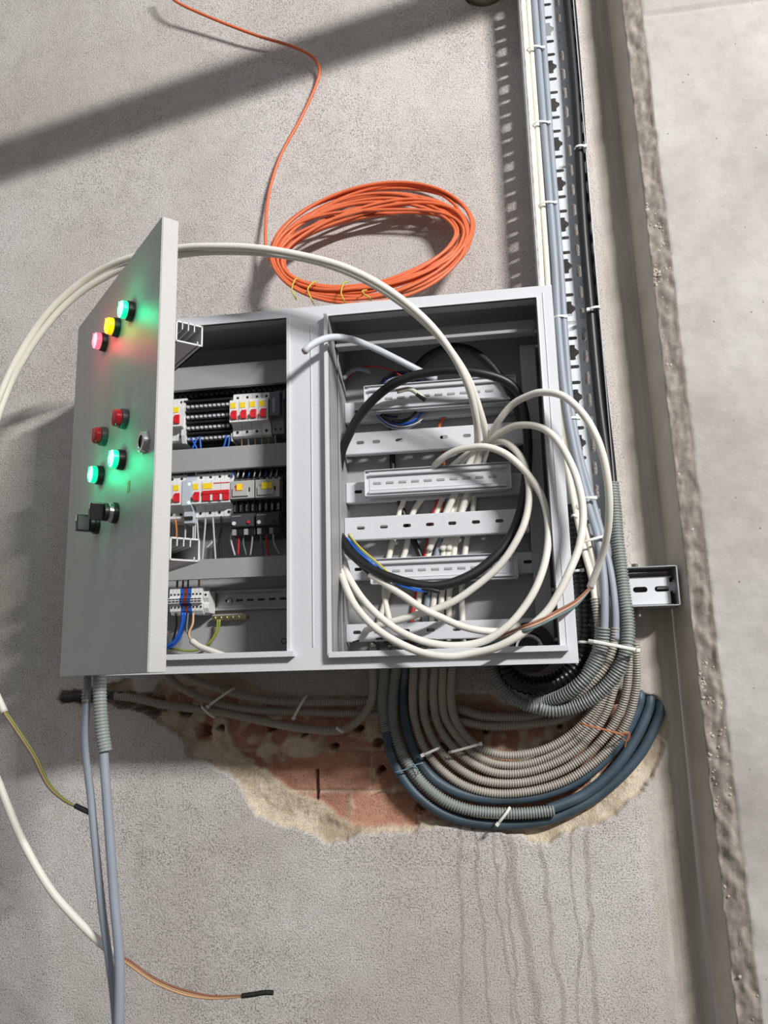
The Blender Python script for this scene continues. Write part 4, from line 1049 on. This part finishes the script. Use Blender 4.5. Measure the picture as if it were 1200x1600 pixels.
# ties on the conduits
gt = 'white ties on the hole conduits'
tie((325, 1104), (366, 1075), -.032, 'white tie slanting across the upper left conduits', gt, head=0)
tie((334, 1121), (314, 1102), -.030, 'white tie round the lowest left conduit', gt, head=None)
tie((459, 1122), (479, 1087), -.032, 'white tie across the two left conduits, nearer the middle', gt, head=0)
tie((525, 1136), (536, 1144), -.030, 'small white tie on the lowest conduit where it turns up', gt, head=None)
tie((660, 1180), (687, 1168), -.034, 'short white tie on the two outer bending conduits', gt, head=0)
tie((701, 1176), (751, 1162), -.034, 'longer white tie across the three inner bending conduits', gt, head=1)
tie((777, 1288), (797, 1262), -.034, 'white tie round the outermost pipe at the bottom of the hole', gt, head=0)
tie((920, 1001), (997, 1016), -.112, 'long white tie gathering the conduits at the tray foot', gt, head=1, w=.0028)
tie((893, 806), (900, 806), -.058, 'small white tie head on the black hose, uppermost', 'tie heads on black hose', head=1)
tie((895, 893), (910, 891), -.058, 'white tie stub on the black hose beside cabinet', 'tie heads on black hose', head=1)
tie((904, 1003), (924, 1004), -.066, 'white tie stub on the black hose, level with cabinet lip', 'tie heads on black hose', head=1)
tie((906, 1130), (980, 1149), -.045, 'rusty wire twisted round the bending conduits', None, w=.0016, m=TIEO, head=None, name='twisted_wire', cat='wire')
o_ = P(978, 1150, -.047); cable('twisted_wire', [(972, 1144, -.050), (984, 1147), (980, 1158), (972, 1152), (983, 1144), (976, 1168, -.03)], .0011, TIEO, 'loose rusty wire twist end beside blue pipe', 'wire', None, n=6, step=.002)
cable('cord', [(617, 1207, -.030), (635, 1202), (646, 1196), (661, 1192, -.032)], .0011, TIEB, 'pale blue cord tied across the blue pipes', 'cord', None, n=6)
cable('cord', [(644, 1192, -.034), (652, 1201), (653, 1210, -.030)], .0011, TIEB, 'loose knot end of the pale blue cord', 'cord', None, n=6)

# ------------------------------------------------------------------ orange cable coil
def coil():
    rnd = random.Random(11); cps = []
    lead = [(255, -28, -.05), (272, 0, -.045), (330, 28, -.035), (400, 55, -.028), (455, 72, -.02), (487, 88, -.02), (499, 108, -.014), (493, 135, -.012), (470, 185, -.012), (440, 240, -.012), (423, 290, -.014), (416, 335, -.02), (415, 385, -.04)]
    cps += lead
    turns = 19; per = 22
    ph = [rnd.random() for _ in range(turns+2)]
    order = [.05, .7, .3, .95, .15, .5, .85, .1, .6, .4, 1.0, .2, .75, .0, .45, .9, .25, .55, .35, .65, .12]
    k = 0
    for t in range(turns):
        for j in range(per):
            a = 2*math.pi*j/per; f = j/per
            w = order[t]*(1-f)+order[t+1]*f
            # the loops cross one another on the right and at the top
            w = min(1.05, max(-.05, w+.22*math.sin(a*1+ph[t]*6.3)*abs(math.sin(a))+.10*math.sin(2*a+ph[t+1]*9)))
            A = a+math.pi  # start on the left, go over the top
            co, si = math.cos(A), math.sin(A)
            def ell(cx, cy, ra, rb_, tl): 
                x = ra*co; y = rb_*si
                return cx+x*math.cos(tl)-y*math.sin(tl), cy+x*math.sin(tl)+y*math.cos(tl)
            ox, oy = ell(588, 377, 167, 92, -.18); ix, iy = ell(572, 391, 130, 48, -.17)
            x = ox+(ix-ox)*w; y = oy+(iy-oy)*w
            fr = (y-281)/190.0
            lay = ((t*7) % 5)*.0042+rnd.random()*.001
            Y = -.010-.085*fr-lay
            cps.append((x, y, Y))
    return cps
o = cable('cable_coil', coil(), .0033, ORANGE, 'big coil of thin orange cable leaning on the wall above the cabinet', 'cable', None, n=8, step=.006)
for a, mid, b_, lb in [((461, 437), (456, 452), (463, 468), 'yellow wire tie at the left end of the orange coil'), ((489, 442), (481, 452), (490, 474), 'yellow wire tie second from the left on the orange coil'),
                       ((537, 443), (533, 458), (540, 474), 'yellow wire tie third from the left on the orange coil'), ((566, 455), (572, 462), (580, 470), 'yellow wire tie half under the white cables')]:
    cable('wire_tie', [(a[0]+7, a[1]-2, -.110), (a[0], a[1], -.128), (mid[0], mid[1], -.137), (b_[0]-3, b_[1]-6, -.138), (b_[0], b_[1], -.120)], .0014, WYEL, lb, 'tie', 'yellow wire ties on the coil', n=6, step=.003)

# ------------------------------------------------------------------ big white cables looping out of the right bay
gw = 'white cables looping out of the right bay'
rw = .0058
def w_(cps, label, r=rw, m=CABW, group=gw): return cable('cable', cps, r, m, label, 'cable', group, None, n=12)
IN = [(715, 800, -.092), (738, 740, -.094), (750, 712, -.11)]
w_([(700, 860, -.092), (726, 780, -.094), (744, 712, -.115), (746, 690, -.15), (744, 655, -.19), (732, 605, -.23), (706, 552, -.265), (668, 503, -.29), (610, 455, -.31), (545, 420, -.32), (480, 401, -.325), (405, 388, -.325), (335, 385, -.32), (277, 388, -.31), (200, 404, -.29), (147, 428, -.27), (107, 457, -.26), (70, 494, -.255), (35, 545, -.25), (5, 605, -.25), (-25, 690, -.25), (-50, 820, -.25), (-40, 960, -.25), (-15, 1060, -.25), (7, 1113, -.25)],
   'upper white cable arching over the door top and ending stripped at the left edge')
w_([(690, 860, -.092), (735, 770, -.094), (757, 712, -.115), (760, 685, -.15), (752, 650, -.18), (735, 600, -.215), (712, 560, -.24), (676, 515, -.27), (620, 468, -.29), (555, 430, -.30), (485, 406, -.305), (410, 395, -.31), (340, 393, -.305), (280, 398, -.30), (205, 415, -.28), (152, 440, -.265), (112, 468, -.255), (76, 505, -.25), (40, 556, -.245), (8, 620, -.24), (-30, 740, -.24), (-62, 900, -.24), (-50, 1080, -.23), (-15, 1190, -.25), (0, 1228, -.25), (33, 1309, -.25), (75, 1384, -.25), (117, 1434, -.25), (158, 1474, -.25), (190, 1497, -.25)],
   'lower white cable arching over the door top, returning low behind the grey cables', r=.0060)
w_([(722, 800, -.094), (752, 706, -.125), (763, 686, -.15), (780, 657, -.18), (800, 633, -.20), (822, 620, -.22), (847, 613, -.24), (880, 619, -.26), (911, 647, -.27), (934, 688, -.27), (947, 735, -.26), (952, 785, -.24), (949, 835, -.21), (938, 876, -.18), (922, 918, -.155)], 'white cable with the highest loop over the right frame edge')
w_([(712, 830, -.094), (750, 708, -.120), (765, 688, -.15), (797, 668, -.18), (822, 664, -.20), (847, 669, -.22), (868, 685, -.24), (886, 712, -.25), (902, 751, -.26), (911, 800, -.26), (906, 850, -.265), (891, 890, -.27), (874, 925, -.27), (855, 955, -.27), (828, 980, -.27), (801, 999, -.27), (771, 1013, -.265), (737, 1021, -.26), (700, 1026, -.26), (660, 1020, -.255), (620, 1003, -.25), (590, 984, -.24), (567, 962, -.225), (550, 938, -.20), (536, 905, -.16), (528, 880, -.12)], 'outermost big white loop crossing the bottom lip')
w_([(670, 860, -.094), (740, 712, -.120), (763, 693, -.14), (778, 688, -.155), (792, 692, -.165), (808, 706, -.175), (820, 728, -.18), (827, 762, -.185), (823, 805, -.19), (808, 843, -.19), (780, 884, -.185), (741, 918, -.18), (700, 944, -.175), (647, 962, -.165), (587, 979, -.150), (570, 986, -.11)], 'white cable of the inner loop running down to the lower left bar')
w_([(660, 770, -.094), (675, 735, -.118), (688, 719, -.14), (708, 706, -.155), (730, 700, -.165), (757, 698, -.175), (782, 705, -.18), (803, 719, -.185), (827, 744, -.19), (848, 779, -.20), (857, 824, -.21), (853, 872, -.22), (838, 917, -.225), (816, 953, -.225), (790, 981, -.225), (755, 1002, -.222), (710, 1009, -.218), (665, 1003, -.21), (628, 988, -.205), (600, 969, -.20), (579, 950, -.19), (560, 927, -.17), (545, 901, -.15), (536, 870, -.12)], 'white cable of the middle loop, second inside the outermost')
w_([(578, 897, -.165), (600, 911, -.17), (629, 930, -.175), (660, 951, -.18), (690, 965, -.18), (720, 978, -.18), (750, 985, -.18), (785, 986, -.17), (815, 975, -.14)], 'short white cable with stripped end and taped cores')
w_([(475, 550, -.285), (484, 541, -.283), (500, 532, -.27), (520, 527, -.25), (548, 530, -.22), (585, 544, -.18), (620, 561, -.15), (655, 579, -.13), (680, 592, -.10)], 'light grey cut cable end lying over the centre post', r=.0058, m=mat('light_grey_cable', s((196, 202, 210)), .45), group=None)
MB().cyl(P(476.2, 549, -.285), P(473.5, 551, -.2855), .0042, n=12).build('cable_core', mat('copper_core', s((150, 120, 100)), .5), None)
cc_ = bpy.data.objects['cable_core']; cc_.parent = bpy.data.objects[[o.name for o in COL.objects if o.get('label', '').startswith('light grey cut')][0]]

# bundle of cables running down behind the bars
gb = 'cables running down the back of the right bay'
names = ['leftmost', 'second from the left', 'third from the left', 'fourth from the left', 'fifth from the left', 'sixth from the left', 'next to the rightmost', 'rightmost']
for i, (xm, xb_, m_) in enumerate([(640, 585, CABW), (672, 640, WRED), (677, 648, CABC), (690, 662, CABG), (700, 672, CABW), (707, 688, CABC), (716, 702, CABC), (733, 724, CABW)]):
    r = .0052 if m_ is not WRED else .0030
    nm_ = {id(CABW): 'white', id(CABC): 'cream', id(CABG): 'grey', id(WRED): 'red'}[id(m_)]
    c_([(748-3*(7-i)*.3, 700, -.112), ((xm+745)/2+2, 740, -.092), (xm+6, 800, -.089), (xm-6, 860, -.089), ((xm-14+xb_)/2, 930, -.088), (xb_, 1000, -.088), (xb_-4, 1025, -.088)], r, m_, '%s cable in the bundle behind the slotted bars, %s' % (nm_, names[i]), gb)
c_([(652, 738, -.095), (637, 765, -.092), (625, 800, -.090), (614, 845, -.089), (606, 880, -.089), (601, 930, -.089), (609, 975, -.089), (606, 1000, -.089)], .0052, CABC, 'cream cable bending down left of the main bundle', None)
c_([(700, 645, -.092), (692, 655, -.092), (686, 668, -.09), (690, 690, -.09), (694, 740, -.09), (690, 800, -.089)], .0036, mat('rust_orange_cable', s((176, 96, 60)), .5), 'thin rust orange cable behind the upper bar', None)

# black cables
gk = 'black cables coiled in the right bay'
cable('cable', [(528, 740, -.125), (534, 706, -.135), (545, 680, -.145), (560, 652, -.155), (586, 622, -.165), (617, 599, -.17), (655, 585, -.175), (700, 579, -.178), (745, 582, -.178), (785, 593, -.17), (808, 612, -.16), (820, 650, -.155), (825, 700, -.155), (821, 755, -.155), (811, 807, -.16), (790, 850, -.165), (755, 886, -.17), (715, 908, -.175), (677, 916, -.178), (640, 911, -.178), (602, 899, -.175), (572, 883, -.165), (548, 862, -.150), (532, 838, -.13)], .0078, CABB, 'thick black cable making the large loop in the right bay', 'cable', gk, n=14)
cable('cable', [(640, 590, -.10), (655, 570, -.105), (672, 555, -.11), (700, 543, -.12), (730, 545, -.125), (758, 562, -.13), (780, 587, -.13), (800, 618, -.125), (815, 660, -.11), (818, 720, -.10)], .0072, CABB, 'black cable in the smaller upper loop', 'cable', gk, n=14)
cable('cable', [(610, 596, -.088), (612, 650, -.089), (613, 700, -.089), (615, 745, -.089), (628, 795, -.089), (645, 840, -.089), (662, 885, -.088), (668, 930, -.088)], .0052, CABB, 'black cable running down the back plate behind the bars', 'cable', gk, n=10)

# coiled control wires above the first bar
def loops(cx, cy, ra, rb_, n, m, r, label, Y0, seed, a0=0, grp='coiled control wires'):
    rnd = random.Random(seed); cps = []
    for t in range(n):
        for j in range(12):
            a = a0+2*math.pi*j/12
            k = 1+.06*math.sin(t*2.1+a)
            cps.append((cx+ra*k*math.cos(a), cy+rb_*k*math.sin(a)-8*math.cos(a)*.3, Y0-.004*t-.003*math.sin(a)))
    cable('wire', cps, r, m, label, 'wire', grp, None, n=6, step=.004)
loops(625, 624, 40, 40, 2, WBLUE, .0016, 'blue wire coiled round the top rail carrier', -.102, 1, .4)
loops(628, 628, 44, 40, 2, WGREY, .0013, 'thin grey wire coiled round the top rail carrier', -.100, 2, .9)
loops(622, 620, 36, 38, 2, WBLK, .0016, 'black wire coiled round the top rail carrier', -.108, 3, .1)
loops(619, 617, 33, 33, 1, mat('dark_blue_wire', s((30, 44, 96)), .45), .0016, 'dark blue wire coiled round the top rail carrier', -.104, 4, 1.5)
wire([(544, 592, -.10), (560, 575, -.10), (585, 573), (610, 578), (635, 592, -.11)], WRED, 'dull red wire crossing above the coiled wires', r=.0014)
c_([(536, 592, -.11), (548, 580, -.105), (562, 576), (580, 581, -.10)], .0045, CABG, 'grey cable end emerging behind the centre post', None, Y=-.11)
cable('cable', [(620, 612, -.155), (640, 608, -.155), (655, 617, -.158), (662, 622, -.158)], .0040, mat('ivory_jacket', s((206, 204, 190)), .5), 'ivory cable end with a black tip over the top rail', 'cable', None)
tip = MB().cyl(P(652, 616, -.158), P(664, 625, -.160), .0038, n=12).build('black_tip', TAPE); tip.parent = bpy.data.objects[[o.name for o in COL.objects if o.get('label', '').startswith('ivory cable end')][0]]

# stripped cores and tapes
def cores(pts, mats_, r, Y, offs, labels, group=None):
    for (m, dx, dy), lb in zip([(m, *o) for m, o in zip(mats_, offs)], labels):
        wire([(x+dx, y+dy)+tuple(c) for (x, y, *c) in pts], m, lb, r=r, group=group)
cores([(543, 838, -.135), (560, 858, -.16), (585, 880, -.172), (615, 905, -.178), (645, 918, -.182), (668, 921, -.182)], [WYEL, WBLUE, mat('light_blue_wire', s((90, 150, 214)), .45)], .0020, -.15, [(2, -3), (-1, 3), (2, 0)],
      ['green yellow core along the black cable loop', 'dark blue core along the black cable loop', 'light blue core along the black cable loop'])
o = MB().tube(spline([P(660, 920, -.182), P(675, 922, -.183), P(688, 925, -.182)], .003), .0036, 8).build('tape_wrap', TAPE); tag(o, 'black tape wrapped on the end of the coloured cores', 'tape')
wire([(543, 850, -.14), (556, 866, -.155), (564, 880, -.165)], WRED, 'short red core taped together with a white one', r=.0022)
wire([(541, 856, -.14), (553, 870, -.155), (562, 881, -.165)], WGREY, 'short white core taped beside the red one', r=.0026)
o = MB().tube(spline([P(545, 868, -.150), P(560, 882, -.162), P(578, 897, -.164)], .003), [.0030, .0034]*200, 8) if False else MB().tube(spline([P(541, 862, -.145), P(560, 880, -.162), P(579, 897, -.164)], .003), .0038, 8)
tag(o.build('tape_wrap', TAPE), 'black tape wrapped on the end of the short white cable', 'tape')
for off, m_, lb in ((0, WBRN, 'brown core from the end of the highest white loop'), (4, mat('rosy_core', s((190, 150, 130)), .5), 'pinkish core beside the brown one'), (8, WTEAL, 'teal core beside the brown one')):
    wire([(922, 918+off*.3, -.155), (900, 938+off, -.22), (870, 955+off, -.265), (845, 968+off, -.275), (817, 979+off, -.275), (795, 988+off, -.23), (768, 997+off*.8, -.20), (752, 1003, -.19)], m_, lb, 'stripped cores across the right frame', .0020)
cable('cable', [(715, 1012, -.18), (732, 1010, -.185), (755, 1001, -.19), (768, 997, -.19)], .0042, mat('bluish_white_cable', s((206, 214, 220)), .5), 'bluish white cable end joined to the brown and teal cores', 'cable', None)
for off, m_, lb in ((0, WTAN, 'tan core hanging at the left edge of the picture'), (3, WGRN, 'green yellow core hanging at the left edge of the picture'), (-2, mat('olive_core', s((120, 116, 90)), .5), 'olive core hanging at the left edge of the picture')):
    wire([(7+off, 1113, -.25), (33+off, 1151, -.25), (54+off, 1184, -.25), (75+off, 1226, -.25), (100+off*.6, 1250, -.255), (122, 1262, -.26)], m_, lb, 'stripped cores at the left', .0020)
tag(MB().tube(spline([P(118, 1259, -.262), P(128, 1264, -.265), P(139, 1269, -.27)], .003), .0042, 8).build('tape_wrap', TAPE), 'black tape on the core ends against the grey cable', 'tape')
for off, m_, lb in ((0, WTAN, 'tan core reaching right below the grey cables'), (3.5, mat('peach_core', s((214, 170, 128)), .5), 'peach core reaching right below the grey cables'), (-2.5, WBRN, 'brown core reaching right below the grey cables')):
    wire([(186, 1495+off*.4, -.25), (204, 1505+off, -.25), (233, 1526+off, -.25), (260, 1540+off, -.25), (292, 1551+off, -.25), (333, 1558+off*.5, -.25), (382, 1556, -.25)], m_, lb, 'stripped cores at the bottom', .0019)
tag(MB().tube(spline([P(378, 1556, -.25), P(395, 1554, -.25), P(412, 1551, -.25), P(427, 1551, -.25)], .003), .0036, 8).build('tape_wrap', TAPE), 'black tape on the core ends near the bottom of the wall', 'tape')
# dark wires lying along the bottom of the right bay
for i, (x0, x1, y) in enumerate([(552, 700, 1004), (575, 780, 1001), (640, 790, 1006), (600, 740, 1008)]):
    rnd = random.Random(40+i)
    wire([(x0+(x1-x0)*k/7, y+rnd.uniform(-5, 4), -.10-rnd.random()*.03) for k in range(8)], WBLK, 'black wire lying along the bottom of the right bay, starting %s from the centre post' % ORD[(0, 1, 3, 2)[i]], 'black wires on the bay floor', .0018)
